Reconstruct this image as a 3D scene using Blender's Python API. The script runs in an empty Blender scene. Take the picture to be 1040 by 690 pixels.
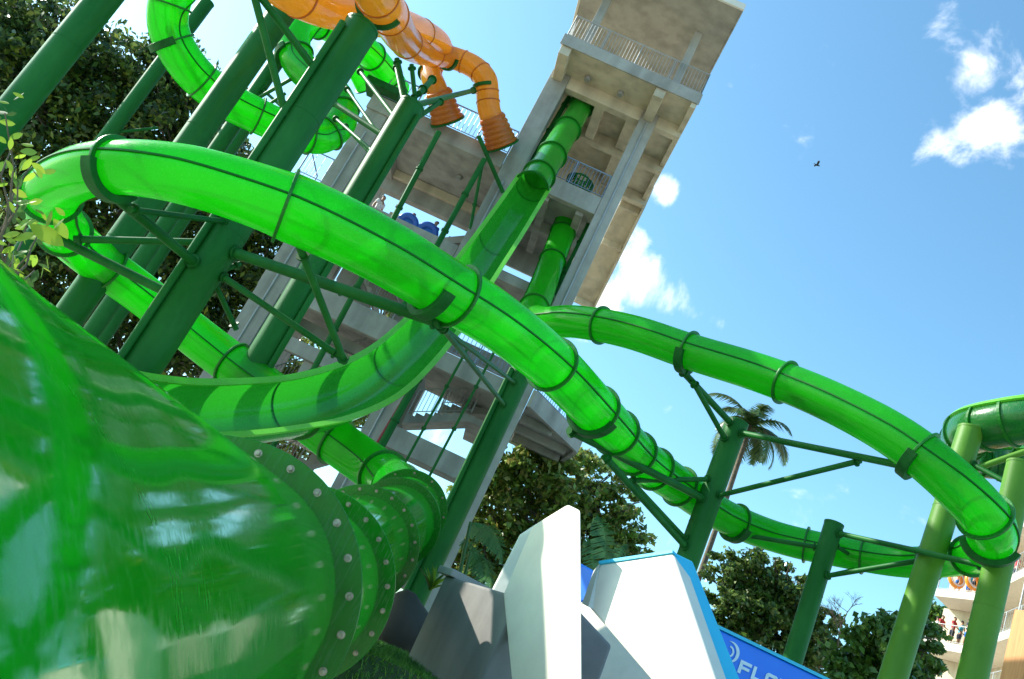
import bpy, math, random
import numpy as np
from mathutils import Vector, Matrix
random.seed(7); rng = np.random.default_rng(7)
scn = bpy.context.scene
COL = scn.collection
PI = math.pi
# ------------------------------------------------------------------ camera model
F = 860.0; TH = math.radians(19.9); RO = math.radians(25.8); H = 1.6
RT = Vector((1, 0, 0)); UP = Vector((0, -math.sin(TH), math.cos(TH))); FW = Vector((0, math.cos(TH), math.sin(TH)))
CR = RT * math.cos(RO) + UP * math.sin(RO)
CU = -RT * math.sin(RO) + UP * math.cos(RO)
CAM = Vector((0, 0, H))
def at(x, y, z):
    """world point seen at photograph pixel x, y at z metres depth"""
    return CAM + (FW + CR * ((x - 520) / F) + CU * ((345 - y) / F)) * z
def pix(p):
    d = Vector(p) - CAM; z = d.dot(FW)
    return 520 + F * d.dot(CR) / z, 345 - F * d.dot(CU) / z, z
cd = bpy.data.cameras.new('camera'); cam = bpy.data.objects.new('camera', cd); COL.objects.link(cam)
cd.sensor_width = 36; cd.lens = 36 * F / 1040; cd.clip_start = 0.05; cd.clip_end = 4000
M = Matrix((CR, CU, -FW)).transposed().to_4x4(); M.translation = CAM
cam.matrix_world = M; scn.camera = cam
# ------------------------------------------------------------------ materials
def mat(name):
    m = bpy.data.materials.new(name); m.use_nodes = True
    nt = m.node_tree; nt.nodes.clear()
    out = nt.nodes.new('ShaderNodeOutputMaterial')
    return m, nt, out
def N(nt, t, **k):
    n = nt.nodes.new(t)
    for a, b in k.items(): setattr(n, a, b)
    return n
def rgba(c): return (c[0], c[1], c[2], 1)
def noise_col(nt, c1, c2, scale=3, detail=5, coord='Object', stretch=(1, 1, 1), lo=.35, hi=.65):
    tc = N(nt, 'ShaderNodeTexCoord'); mp = N(nt, 'ShaderNodeMapping'); mp.inputs['Scale'].default_value = stretch
    nt.links.new(tc.outputs[coord], mp.inputs[0])
    no = N(nt, 'ShaderNodeTexNoise'); no.inputs['Scale'].default_value = scale; no.inputs['Detail'].default_value = detail
    no.inputs['Roughness'].default_value = .62
    nt.links.new(mp.outputs[0], no.inputs['Vector'])
    cr = N(nt, 'ShaderNodeValToRGB'); cr.color_ramp.elements[0].position = lo; cr.color_ramp.elements[1].position = hi
    cr.color_ramp.elements[0].color = rgba(c1); cr.color_ramp.elements[1].color = rgba(c2)
    nt.links.new(no.outputs['Fac'], cr.inputs[0])
    return cr.outputs[0], no.outputs['Fac'], mp.outputs[0]
def pbr(name, c1, c2=None, rough=.6, metal=0, scale=3, bump=0, bscale=30, coat=0, stretch=(1, 1, 1), spec=.5):
    m, nt, out = mat(name)
    b = N(nt, 'ShaderNodeBsdfPrincipled'); nt.links.new(b.outputs[0], out.inputs[0])
    b.inputs['Roughness'].default_value = rough; b.inputs['Metallic'].default_value = metal
    b.inputs['Coat Weight'].default_value = coat; b.inputs['Specular IOR Level'].default_value = spec
    c2 = c2 or tuple(x * .85 for x in c1)
    col, fac, vec = noise_col(nt, c1, c2, scale, stretch=stretch)
    nt.links.new(col, b.inputs['Base Color'])
    if bump:
        no = N(nt, 'ShaderNodeTexNoise'); no.inputs['Scale'].default_value = bscale; no.inputs['Detail'].default_value = 4
        nt.links.new(vec, no.inputs['Vector'])
        bp = N(nt, 'ShaderNodeBump'); bp.inputs['Strength'].default_value = bump; bp.inputs['Distance'].default_value = .02
        nt.links.new(no.outputs['Fac'], bp.inputs['Height']); nt.links.new(bp.outputs[0], b.inputs['Normal'])
    return m
def concrete(name, c1, c2, plank=0.0):
    m, nt, out = mat(name)
    b = N(nt, 'ShaderNodeBsdfPrincipled'); nt.links.new(b.outputs[0], out.inputs[0]); b.inputs['Roughness'].default_value = .85
    col, fac, vec = noise_col(nt, c1, c2, 1.3, 8, lo=.3, hi=.7)
    # rain streaks and blotches of its own
    tc = N(nt, 'ShaderNodeTexCoord'); mp = N(nt, 'ShaderNodeMapping'); mp.inputs['Scale'].default_value = (1.1, 1.1, .15)
    nt.links.new(tc.outputs['Object'], mp.inputs[0])
    n2 = N(nt, 'ShaderNodeTexNoise'); n2.inputs['Scale'].default_value = 1.6; n2.inputs['Detail'].default_value = 5
    nt.links.new(mp.outputs[0], n2.inputs['Vector'])
    r2 = N(nt, 'ShaderNodeMapRange'); r2.inputs[1].default_value = .42; r2.inputs[2].default_value = .68; r2.inputs[3].default_value = 1.0; r2.inputs[4].default_value = .72
    nt.links.new(n2.outputs['Fac'], r2.inputs[0])
    mx = N(nt, 'ShaderNodeMix', data_type='RGBA', blend_type='MULTIPLY'); mx.inputs[0].default_value = 1
    nt.links.new(col, mx.inputs[6]); nt.links.new(r2.outputs[0], mx.inputs[7]); nt.links.new(mx.outputs[2], b.inputs['Base Color'])
    n3 = N(nt, 'ShaderNodeTexNoise'); n3.inputs['Scale'].default_value = 14; n3.inputs['Detail'].default_value = 6
    nt.links.new(tc.outputs['Object'], n3.inputs['Vector'])
    h = n3.outputs['Fac']
    if plank:
        w = N(nt, 'ShaderNodeTexWave', wave_type='BANDS', bands_direction='Y', wave_profile='SAW'); w.inputs['Scale'].default_value = plank; w.inputs['Distortion'].default_value = .15
        nt.links.new(tc.outputs['Object'], w.inputs['Vector'])
        ad = N(nt, 'ShaderNodeMath', operation='ADD'); nt.links.new(w.outputs['Fac'], ad.inputs[0]); nt.links.new(h, ad.inputs[1]); h = ad.outputs[0]
    bp = N(nt, 'ShaderNodeBump'); bp.inputs['Strength'].default_value = .07 if plank else .12; bp.inputs['Distance'].default_value = .02
    nt.links.new(h, bp.inputs['Height']); nt.links.new(bp.outputs[0], b.inputs['Normal'])
    return m
def fibreglass(name, c, tr, rough=.12, clear=.0, trans=.5, scuff=.35, vary=.75, wavy=.1):
    """glossy translucent gel-coat shell"""
    m, nt, out = mat(name)
    c1 = c; c2 = tuple(x * vary for x in c)
    col, fac, vec = noise_col(nt, c1, c2, 1.4, 7, lo=.3, hi=.7)
    b = N(nt, 'ShaderNodeBsdfPrincipled'); b.inputs['IOR'].default_value = 1.5
    BC = b.inputs['Base Color']
    # fine water-runs and scuffs vary the gloss
    tc = N(nt, 'ShaderNodeTexCoord'); mp = N(nt, 'ShaderNodeMapping'); mp.inputs['Scale'].default_value = (30, 30, 1.2)
    nt.links.new(tc.outputs['Object'], mp.inputs[0])
    n2 = N(nt, 'ShaderNodeTexNoise'); n2.inputs['Scale'].default_value = 3; n2.inputs['Detail'].default_value = 7
    nt.links.new(mp.outputs[0], n2.inputs['Vector'])
    r = N(nt, 'ShaderNodeMapRange'); r.inputs[1].default_value = .4; r.inputs[2].default_value = .8; r.inputs[3].default_value = rough; r.inputs[4].default_value = rough + scuff
    nt.links.new(n2.outputs['Fac'], r.inputs[0]); nt.links.new(r.outputs[0], b.inputs['Roughness'])
    r5 = N(nt, 'ShaderNodeMapRange'); r5.inputs[1].default_value = .5; r5.inputs[2].default_value = .85; r5.inputs[3].default_value = 0; r5.inputs[4].default_value = .35 if wavy > .05 else .12
    nt.links.new(n2.outputs['Fac'], r5.inputs[0]); m5 = N(nt, 'ShaderNodeMix', data_type='RGBA'); nt.links.new(r5.outputs[0], m5.inputs[0]); nt.links.new(col, m5.inputs[6]); m5.inputs[7].default_value = (min(1, c[0] + .22), min(1, c[1] + .12), c[2] + .16, 1); nt.links.new(m5.outputs[2], BC)
    n4 = N(nt, 'ShaderNodeTexNoise'); n4.inputs['Scale'].default_value = 1.6; n4.inputs['Detail'].default_value = 3
    nt.links.new(tc.outputs['Object'], n4.inputs['Vector'])
    bp = N(nt, 'ShaderNodeBump'); bp.inputs['Strength'].default_value = wavy; bp.inputs['Distance'].default_value = .03
    nt.links.new(n4.outputs['Fac'], bp.inputs['Height']); nt.links.new(bp.outputs[0], b.inputs['Normal'])
    t = N(nt, 'ShaderNodeBsdfTranslucent'); t.inputs[0].default_value = rgba(tr)
    mx = N(nt, 'ShaderNodeMixShader'); mx.inputs[0].default_value = trans
    nt.links.new(b.outputs[0], mx.inputs[1]); nt.links.new(t.outputs[0], mx.inputs[2])
    last = mx
    if clear:
        tp = N(nt, 'ShaderNodeBsdfTransparent'); tp.inputs[0].default_value = rgba(tuple(min(1, x * 1.1) for x in tr))
        m2 = N(nt, 'ShaderNodeMixShader'); m2.inputs[0].default_value = clear
        nt.links.new(mx.outputs[0], m2.inputs[1]); nt.links.new(tp.outputs[0], m2.inputs[2]); last = m2
    nt.links.new(last.outputs[0], out.inputs[0])
    return m
def leafmat(name, cols, tr=.35, rough=.4):
    m, nt, out = mat(name)
    g = N(nt, 'ShaderNodeNewGeometry'); cr = N(nt, 'ShaderNodeValToRGB')
    el = cr.color_ramp.elements
    while len(el) < len(cols): el.new(.5)
    for i, c in enumerate(cols): el[i].position = i / (len(cols) - 1); el[i].color = rgba(c)
    nt.links.new(g.outputs['Random Per Island'], cr.inputs[0])
    b = N(nt, 'ShaderNodeBsdfPrincipled'); b.inputs['Roughness'].default_value = rough; nt.links.new(cr.outputs[0], b.inputs['Base Color'])
    t = N(nt, 'ShaderNodeBsdfTranslucent'); br = N(nt, 'ShaderNodeBrightContrast'); br.inputs[1].default_value = .03
    nt.links.new(cr.outputs[0], br.inputs[0]); nt.links.new(br.outputs[0], t.inputs[0])
    mx = N(nt, 'ShaderNodeMixShader'); mx.inputs[0].default_value = tr
    nt.links.new(b.outputs[0], mx.inputs[1]); nt.links.new(t.outputs[0], mx.inputs[2]); nt.links.new(mx.outputs[0], out.inputs[0])
    return m
GREEN = fibreglass('green_shell', (.028, .47, .016), (.07, .90, .035), .07, .13, .46, .4, .65)
GREEN_BIG = fibreglass('green_shell_thick', (.010, .36, .012), (.02, .60, .02), .05, .0, .20, .10, .85, .012)
GREEN_FL = fibreglass('green_flume', (.018, .34, .018), (.04, .6, .03), .08, .0, .18)
RIM = fibreglass('green_rim', (.16, .66, .04), (.3, .9, .05), .25, .0, .2)
FLANGE = fibreglass('green_flange', (.006, .22, .012), (.01, .35, .01), .25, .0, .3)
ORANGE = fibreglass('orange_shell', (.70, .27, .035), (1, .60, .10), .06, .05, .42, .2)
ORANGE_D = fibreglass('orange_joint', (.62, .17, .01), (.9, .28, .02), .2, .0, .3)
YELLOW = fibreglass('yellow_shell', (.8, .42, .01), (1, .6, .05), .12, .0, .4)
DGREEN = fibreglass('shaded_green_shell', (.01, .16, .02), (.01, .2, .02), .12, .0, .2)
STEEL = pbr('green_painted_steel', (.006, .098, .014), (.020, .155, .028), .48, 0, 1.2, .15, 6, .0, stretch=(1, 1, .35), spec=.16)
STEEL_Y = pbr('yellow_green_painted_steel', (.070, .20, .014), (.095, .25, .02), .5, 0, 1.5, .25, 3, 0, spec=.25, stretch=(1, 1, .5))
SEAM = pbr('green_joint_line', (.006, .13, .010), None, .5, spec=.2)
STEEL_D = pbr('dark_green_steel', (.006, .08, .012), (.012, .12, .02), .5, 0, 4, spec=.15)
BAND = pbr('pale_band', (.3, .42, .3), None, .4)
BOLT = pbr('bolt_metal', (.50, .45, .36), (.22, .19, .15), .35, .9, 40)
CONC = concrete('grey_concrete', (.31, .295, .26), (.43, .41, .365))
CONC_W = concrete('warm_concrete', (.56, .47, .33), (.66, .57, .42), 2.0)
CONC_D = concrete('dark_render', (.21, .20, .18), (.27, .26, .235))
STONE = concrete('brown_stone', (.05, .04, .032), (.08, .065, .05))
WHITE = pbr('white_padding', (.74, .69, .58), (.66, .61, .52), .5, 0, 2, .15, 6)
WHITE_D = pbr('white_greenish_render', (.66, .68, .62), (.58, .60, .55), .7, 0, 3, .2, 8)
BEIGE = pbr('beige_deck', (.72, .64, .52), (.64, .57, .46), .7, 0, 3)
CYAN = pbr('cyan_padding', (.02, .48, .70), (.02, .44, .66), .45, 0, 2, .1, 5)
BLUE = pbr('blue_padding', (.006, .19, .85), (.006, .16, .78), .4, 0, 2)
LETTER = pbr('pale_letter_vinyl', (.62, .80, .9), None, .4)
SHADOW_GREY = pbr('painted_shadow_grey', (.22, .215, .21), (.19, .185, .18), .6, 0, 5)  # dark grey that stands for cast shade beside the beige deck
RAILW = pbr('pale_metal_rail', (.38, .38, .37), None, .4, .3)
RAILB = pbr('blue_metal_rail', (.25, .32, .45), None, .4, .3)
RED = pbr('red_pipe_paint', (.30, .012, .03), None, .4)
BARK = pbr('bark', (.10, .075, .05), (.17, .13, .09), .9, 0, 6, .6, 12)
WOOD = pbr('orange_timber', (.50, .19, .05), (.60, .26, .07), .6, 0, 2, .2, 8, stretch=(6, 6, .5))
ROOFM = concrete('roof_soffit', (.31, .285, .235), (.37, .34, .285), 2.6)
CREAM = pbr('cream_render', (.62, .56, .46), (.55, .49, .40), .8)
LEAF_D = leafmat('dark_tree_leaves', [(.014, .04, .006), (.03, .08, .010), (.08, .15, .014), (.24, .28, .03)], .35, .35)
LEAF_M = leafmat('mottled_leaves', [(.04, .09, .012), (.09, .16, .02), (.24, .34, .04), (.28, .22, .05), (.13, .28, .03), (.38, .46, .08)], .35, .3)
LEAF_B = leafmat('bush_leaves', [(.04, .11, .014), (.08, .18, .02), (.16, .27, .035)], .35, .3)
LEAF_N = leafmat('near_leaves', [(.015, .06, .004), (.05, .15, .006), (.20, .34, .01), (.30, .42, .02)], .45, .6)
LEAF_R = leafmat('olive_leaves', [(.018, .055, .008), (.04, .11, .012), (.10, .19, .02), (.12, .15, .03), (.20, .28, .04)], .3, .3)
PALM = leafmat('palm_leaflets', [(.02, .07, .012), (.04, .11, .018), (.13, .17, .04)], .3, .35)
BANANA = leafmat('banana_leaf', [(.03, .13, .03), (.05, .17, .04)], .4, .3)
GRASS = leafmat('grass_blades', [(.04, .15, .012), (.07, .23, .02), (.12, .32, .03)], .4, .5)
SOIL = pbr('turf_base', (.02, .05, .012), (.03, .07, .015), .95)
GROUND = pbr('pale_paving', (.46, .42, .34), (.38, .34, .28), .8, 0, .6, .2, 5)
SKIN = pbr('skin', (.45, .24, .15), None, .5); SKIN2 = pbr('tanned_skin', (.30, .15, .085), None, .5)
HAIR = pbr('dark_hair', (.02, .014, .01), None, .6)
CLOTHS = {k: pbr(k + '_cloth', c, None, .8) for k, c in dict(blue=(.03, .16, .55), red=(.5, .03, .04), white=(.75, .75, .75), dark=(.02, .025, .05), orange=(.7, .2, .02), teal=(.05, .35, .45)).items()}
RUBBER_O = pbr('orange_vinyl', (.85, .28, .02), None, .3); RUBBER_B = pbr('blue_vinyl', (.03, .13, .55), None, .3)
BLACK = pbr('black_feather', (.01, .01, .012), None, .7)
# ------------------------------------------------------------------ object helpers
def tag(o, label=None, cat=None, group=None, kind=None):
    if label: o['label'] = label
    if cat: o['category'] = cat
    if group: o['group'] = group
    if kind: o['kind'] = kind
    return o
def thing(name, loc, label, cat, group=None, kind=None):
    o = bpy.data.objects.new(name, None); COL.objects.link(o); o.location = loc; o.empty_display_size = .2
    return tag(o, label, cat, group, kind)
def base_of(o):
    v = Vector((0, 0, 0))
    while o is not None: v += Vector(o.location); o = o.parent
    return v
class MB:
    def __init__(s): s.v = []; s.f = []; s.sm = []
    def add(s, vs, fs, smooth=False):
        n = len(s.v); s.v += [tuple(v) for v in vs]
        for f in fs: s.f.append(tuple(i + n for i in f)); s.sm.append(smooth)
        return s
    def hexa(s, p):   # 8 points: bottom 4 ccw, top 4
        return s.add(p, [(3, 2, 1, 0), (4, 5, 6, 7), (0, 1, 5, 4), (1, 2, 6, 5), (2, 3, 7, 6), (3, 0, 4, 7)])
    def box(s, c, ax, ay, az):
        c = Vector(c); return s.hexa([c - ax - ay - az, c + ax - ay - az, c + ax + ay - az, c - ax + ay - az, c - ax - ay + az, c + ax - ay + az, c + ax + ay + az, c - ax + ay + az])
    def tube(s, a, b, r, r2=None, n=14, cap=True, smooth=True):
        a = Vector(a); b = Vector(b); r2 = r if r2 is None else r2; t = (b - a).normalized()
        u = t.cross(Vector((0, 0, 1)) if abs(t.z) < .95 else Vector((1, 0, 0))).normalized(); w = t.cross(u)
        vs = [];
        for P, R in ((a, r), (b, r2)):
            for i in range(n):
                q = 2 * PI * i / n; vs.append(P + u * R * math.cos(q) + w * R * math.sin(q))
        s.add(vs, [(i, (i + 1) % n, n + (i + 1) % n, n + i) for i in range(n)], smooth)
        if cap: s.add(vs, [tuple(range(n))[::-1], tuple(range(n, 2 * n))])
        return s
    def prism(s, poly, d):   # poly: list of world points, d: extrusion vector
        n = len(poly); poly = [Vector(p) for p in poly]; vs = poly + [p + d for p in poly]
        nrm = (poly[1] - poly[0]).cross(poly[2] - poly[0])
        fs = [tuple(range(n)), tuple(range(n, 2 * n))[::-1]] + [((i + 1) % n, i, n + i, n + (i + 1) % n) for i in range(n)]
        return s.add(vs, fs)
    def lathe(s, c, t, prof, n=40, up=None, a0=0, a1=2 * PI, smooth=False):
        """profile of (radius, along) swept about axis t through c"""
        t = Vector(t).normalized(); up = up or Vector((0, 0, 1)); S = t.cross(up)
        if S.length < .1: S = t.cross(Vector((1, 0, 0)))
        S.normalize(); W = S.cross(t); full = abs(a1 - a0 - 2 * PI) < 1e-6; m = n if full else n + 1; k = len(prof); vs = []
        for i in range(m):
            q = a0 + (a1 - a0) * i / n; d = S * math.cos(q) + W * math.sin(q)
            for (r, al) in prof: vs.append(c + d * r + t * al)
        fs = []
        for i in range(n):
            j = (i + 1) % m
            for p in range(k): fs.append((i * k + p, i * k + (p + 1) % k, j * k + (p + 1) % k, j * k + p))
        s.add(vs, fs, smooth)
        if not full: s.add(vs, [tuple(range(k)), tuple(range((m - 1) * k, m * k))[::-1]])
        return s
    def build(s, name, m, parent=None, bevel=0, fix=True):
        off = base_of(parent) if parent is not None else Vector((0, 0, 0))
        me = bpy.data.meshes.new(name); me.from_pydata([(v[0] - off.x, v[1] - off.y, v[2] - off.z) for v in s.v], [], s.f)
        me.polygons.foreach_set('use_smooth', s.sm)
        if fix:
            import bmesh
            bm = bmesh.new(); bm.from_mesh(me); bmesh.ops.recalc_face_normals(bm, faces=bm.faces[:]); bm.to_mesh(me); bm.free()
        me.update(); me.materials.append(m)
        o = bpy.data.objects.new(name, me); COL.objects.link(o)
        if parent is not None: o.parent = parent
        if bevel:
            b = o.modifiers.new('bevel', 'BEVEL'); b.width = bevel; b.segments = 2; b.limit_method = 'ANGLE'; b.angle_limit = .6
        return o
def recenter(o):
    """put a single-mesh thing's origin at its base"""
    me = o.data; n = len(me.vertices); a = np.empty(n * 3); me.vertices.foreach_get('co', a); a = a.reshape(-1, 3)
    c = np.array([a[:, 0].mean(), a[:, 1].mean(), a[:, 2].min()]); a -= c; me.vertices.foreach_set('co', a.ravel()); me.update(); o.location = c; return o
# ------------------------------------------------------------------ splines and slides
def spline(ctrl, n=10):
    P = [c[0] if isinstance(c[0], Vector) else at(*c[:3]) for c in ctrl]; R = [c[-1] for c in ctrl]
    P = [P[0] * 2 - P[1]] + P + [P[-1] * 2 - P[-2]]; R = [R[0]] + R + [R[-1]]
    out = []
    for i in range(1, len(P) - 2):
        p0, p1, p2, p3 = P[i - 1:i + 3]
        t0 = 0; t1 = t0 + (p1 - p0).length ** .5; t2 = t1 + (p2 - p1).length ** .5; t3 = t2 + (p3 - p2).length ** .5
        for k in range(n + (1 if i == len(P) - 3 else 0)):
            t = t1 + (t2 - t1) * k / n
            A1 = p0 * ((t1 - t) / (t1 - t0)) + p1 * ((t - t0) / (t1 - t0)); A2 = p1 * ((t2 - t) / (t2 - t1)) + p2 * ((t - t1) / (t2 - t1)); A3 = p2 * ((t3 - t) / (t3 - t2)) + p3 * ((t - t2) / (t3 - t2))
            B1 = A1 * ((t2 - t) / (t2 - t0)) + A2 * ((t - t0) / (t2 - t0)); B2 = A2 * ((t3 - t) / (t3 - t1)) + A3 * ((t - t1) / (t3 - t1))
            out.append((B1 * ((t2 - t) / (t2 - t1)) + B2 * ((t - t1) / (t2 - t1)), R[i] + (R[i + 1] - R[i]) * k / n))
    return out
class Path:
    def __init__(s, ctrl, n=10, k=1.0):
        sp = spline(ctrl, n); s.p = [a for a, _ in sp]; s.r = [b * k for _, b in sp]; s.t = []; s.S = []; s.W = []
        m = len(s.p); prev = None
        for i in range(m):
            t = (s.p[min(i + 1, m - 1)] - s.p[max(i - 1, 0)]).normalized(); S = t.cross(Vector((0, 0, 1)))
            if S.length < .15 and prev is not None: S = (prev - t * prev.dot(t))
            S.normalize(); prev = S; s.t.append(t); s.S.append(S); s.W.append(S.cross(t).normalized())
        s.q = [pix(a) for a in s.p]
    def near(s, x, y, lo=0., hi=1.):
        m = len(s.p); return min(range(int(lo * (m - 1)), int(hi * (m - 1)) + 1), key=lambda i: (s.q[i][0] - x) ** 2 + (s.q[i][1] - y) ** 2)
    def z(s, x, y, lo=0., hi=1.): return s.q[s.near(x, y, lo, hi)][2]
    def shell(s, i0=0, i1=None, a0=0, a1=2 * PI, n=36, off=0.):
        i1 = len(s.p) - 1 if i1 is None else i1; full = abs(a1 - a0 - 2 * PI) < 1e-6; m = n if full else n + 1; mb = MB(); vs = []
        for i in range(i0, i1 + 1):
            for k in range(m):
                q = a0 + (a1 - a0) * k / n; vs.append(s.p[i] + (s.S[i] * math.cos(q) + s.W[i] * math.sin(q)) * (s.r[i] + off))
        L = i1 - i0; fs = []
        for i in range(L):
            for k in range(n): k2 = (k + 1) % m; fs.append((i * m + k, i * m + k2, (i + 1) * m + k2, (i + 1) * m + k))
        mb.add(vs, fs, True); return mb
    def rail(s, ang, i0=0, i1=None, w=.03, h=.03, off=0.01):
        """strip running along the shell at angle ang"""
        i1 = len(s.p) - 1 if i1 is None else i1; vs = []; mb = MB()
        for i in range(i0, i1 + 1):
            d = s.S[i] * math.cos(ang) + s.W[i] * math.sin(ang); e = -s.S[i] * math.sin(ang) + s.W[i] * math.cos(ang); r = s.r[i] + off
            vs += [s.p[i] + d * (r - .02) - e * w / 2, s.p[i] + d * (r + h) - e * w / 2, s.p[i] + d * (r + h) + e * w / 2, s.p[i] + d * (r - .02) + e * w / 2]
        fs = []
        for i in range(i1 - i0):
            for k in range(4): fs.append((i * 4 + k, i * 4 + (k + 1) % 4, i * 4 + 4 + (k + 1) % 4, i * 4 + 4 + k))
        L = (i1 - i0) * 4; fs += [(0, 1, 2, 3), (L + 3, L + 2, L + 1, L)]
        mb.add(vs, fs); return mb
    def ring(s, i, h=.085, w=.024, inner=-.005, a0=0, a1=2 * PI, n=40):
        r = s.r[i]; mb = MB(); mb.lathe(s.p[i], s.t[i], [(r + inner, -w), (r + h, -w), (r + h, w), (r + inner, w)], n, s.W[i], a0, a1); return mb
def slide(name, loc, label, path, shellmat, flanges, saddles=(), seam=True, fl=FLANGE, h=.07, group=None, rings_every=None):
    root = thing(name, loc, label, 'water slide', group)
    path.shell().build('tube', shellmat, root, fix=False)
    if seam:
        for a in (0., PI): path.rail(a, w=.026, h=.02).build('seam', SEAM, root)
    for f in flanges: path.ring(path.near(*f), h).build('flange', fl, root, bevel=.008)
    for f in saddles: path.ring(path.near(*f), .13, .10, .015, PI * 1.12, PI * 1.88, 18).build('saddle', STEEL_D, root, bevel=.01)
    return root
SLG = 'water slides of the ride tower'
# green closed slide B (the long loop)
R_ = .55
B1 = Path([(577, 222, 33.6, .55), (563, 260, 31.8, .55), (549, 298, 29.0, .55), (541, 321, 25.5, .55), (552, 328, 23.2, .55), (585, 327, 21.8, .53), (640, 337, 20.6, .53), (700, 357, 19.6, .53), (780, 382, 18.4, .53), (850, 411, 17.2, .53), (915, 447, 16.2, .54),
           (965, 487, 15.6, .55), (1000, 524, 15.6, .56), (1006, 551, 16.6, .54), (980, 566, 18.8, .48), (920, 571, 20.6, .46), (850, 560, 21.6, .44), (790, 546, 22.2, .44), (735, 524, 21.6, .46), (690, 494, 20.6, .49), (650, 465, 19.4, .52), (610, 422, 17.6, .53), (560, 370, 15.8, .53),
           (505, 326, 14.4, .53), (450, 292, 13.6, .54), (390, 256, 13.0, .55), (330, 226, 12.5, .55), (265, 200, 12.2, .55), (190, 178, 12.0, .54), (125, 170, 12.1, .50), (80, 176, 12.7, .50), (52, 198, 13.8, .50), (60, 228, 15.6, .48), (90, 258, 17.2, .48), (150, 303, 18.2, .48), (220, 358, 18.4, .5), (280, 402, 18.0, .5), (335, 444, 17.6, .5), (385, 480, 16.8, .5), (408, 502, 15.2, .54)], 8, .92)
for _i, (_x, _y, _z) in enumerate(B1.q):
    _n = len(B1.q); _f = _i / _n
    if _f < .10: B1.r[_i] *= .90
    elif _f < .42: B1.r[_i] *= .87 if _f < .38 else .87 + .13 * (_f - .38) / .04
    if .68 < _f < .80: B1.r[_i] *= 1 - .15 * math.sin(PI * (_f - .68) / .12) ** .5
sB = slide('green_tube_slide', at(541, 322, 24.5) * 1, 'long translucent green tube slide looping across the sky in front of the posts', B1, GREEN,
    [(545, 315, 0, .12), (612, 332, 0, .3), (700, 357, 0, .3), (800, 389, 0, .35), (933, 458, 0, .4), (1000, 524, .2, .4), (985, 566, .3, .5), (945, 572, .3, .5), (878, 566, .3, .5), (820, 552, .35, .6), (748, 530, .35, .6),
     (690, 494, .4, .65), (665, 477, .4, .65), (643, 458, .4, .65), (624, 437, .4, .65), (603, 414, .4, .65), (562, 372, .4, .7), (462, 298, .5, .8), (287, 208, .6, .85), (118, 170, .6, .85), (52, 198, .7, .9), (66, 236, .75, .95), (108, 272, .75, 1), (158, 309, .75, 1), (232, 367, .75, 1), (300, 417, .75, 1), (340, 448, .8, 1), (388, 482, .8, 1), (560, 266, 0, .1), (572, 236, 0, .1)],
    [(700, 357, 0, .3), (933, 458, 0, .4), (603, 414, .4, .65), (445, 289, .5, .8), (118, 170, .6, .85), (748, 530, .35, .6), (1004, 545, .2, .45)], group=SLG)
# end section C sweeping past the camera
C1 = Path([(404, 497, 15.4, .50), (413, 518, 13.6, .54), (392, 538, 11.4, .55), (366, 553, 9.5, .55), (334, 575, 7.3, .55), (301, 592, 5.7, .55), (252, 602, 4.5, .55), (207, 600, 3.6, .55), (158, 611, 2.8, .55), (69, 632, 2.0, .55), (-81, 667, 1.35, .55), (-398, 740, .8, .55), (CAM - CR * .745 - CU * .19 + FW * .1, .55), (CAM - CR * .80 - CU * .05 - FW * 1.0, .55), (CAM - CR * 1.4 - CU * .0 - FW * 2.4, .55), (CAM - CR * 2.6 + CU * .3 - FW * 4.5, .55)], 10)
C1.r = [r for r in C1.r]
sC = thing('green_tunnel_slide', at(366, 553, 9.5), 'huge glossy green tunnel end of a slide in the foreground with bolted flanges', 'water slide', SLG)
C1.shell(n=64).build('tube', GREEN_BIG, sC, fix=False)
FLC = fibreglass('green_bolted_flange', (.008, .20, .010), (.02, .50, .02), .12, .0, .28)
for (x, y, nb, hh) in ((207, 600, 24, .115), (301, 592, 24, .115), (366, 553, 20, .115), (413, 518, 12, .115), (402, 528, 0, .10)):
    i = C1.near(x, y); fr = C1.ring(i, hh, .014 if nb else .011, n=72).build('flange', FLC, sC, bevel=.003)
    for k in range(nb):
        q = 2 * PI * (k + .5) / nb; d = C1.S[i] * math.cos(q) + C1.W[i] * math.sin(q); c = C1.p[i] + d * (C1.r[i] + .062); t = C1.t[i] * -1
        # travel is toward the camera: heads sit on both faces of the flange
        m = MB(); m.tube(c - t * .045, c + t * .012, .010, n=10); m.tube(c - t * .02, c - t * .0145, .018, n=16); m.tube(c - t * .034, c - t * .02, .0125, n=6, smooth=False)
        m.tube(c + t * .014, c + t * .02, .018, n=14); m.tube(c + t * .012, c + t * .034, .0125, n=6, smooth=False)
        m.build('bolt', BOLT, fr)
# longitudinal joint of the two half shells
for a in (math.radians(232),):
    C1.rail(a, 0, None, .03, .075).build('seam', FLC, sC)
# open flume A
A1 = Path([(600, 93, 35.3, .46), (588, 112, 34.0, .46), (573, 137, 32.2, .48), (555, 167, 30.2, .50), (540, 190, 28.8, .54), (518, 224, 27.2, .56), (492, 262, 25.2, .57), (462, 303, 23.0, .57), (425, 348, 20.6, .57), (380, 386, 18.2, .57), (325, 408, 16.2, .57), (265, 417, 14.6, .56), (205, 420, 13.2, .55), (150, 415, 12.0, .55), (95, 398, 11.0, .55), (50, 370, 10.4, .55)], 10)
for _i in range(len(A1.p)):   # the chute banks as it sweeps round
    _b = math.radians(26) * max(0., min(1., (_i - 60) / 30)); _S, _W = A1.S[_i], A1.W[_i]
    A1.S[_i] = _S * math.cos(_b) + _W * math.sin(_b); A1.W[_i] = _W * math.cos(_b) - _S * math.sin(_b)
sA = thing('green_open_slide', at(540, 190, 31.2), 'green slide from the tower top, closed at first, then a wide open chute', 'water slide', SLG)
iA = A1.near(540, 188)
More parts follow.
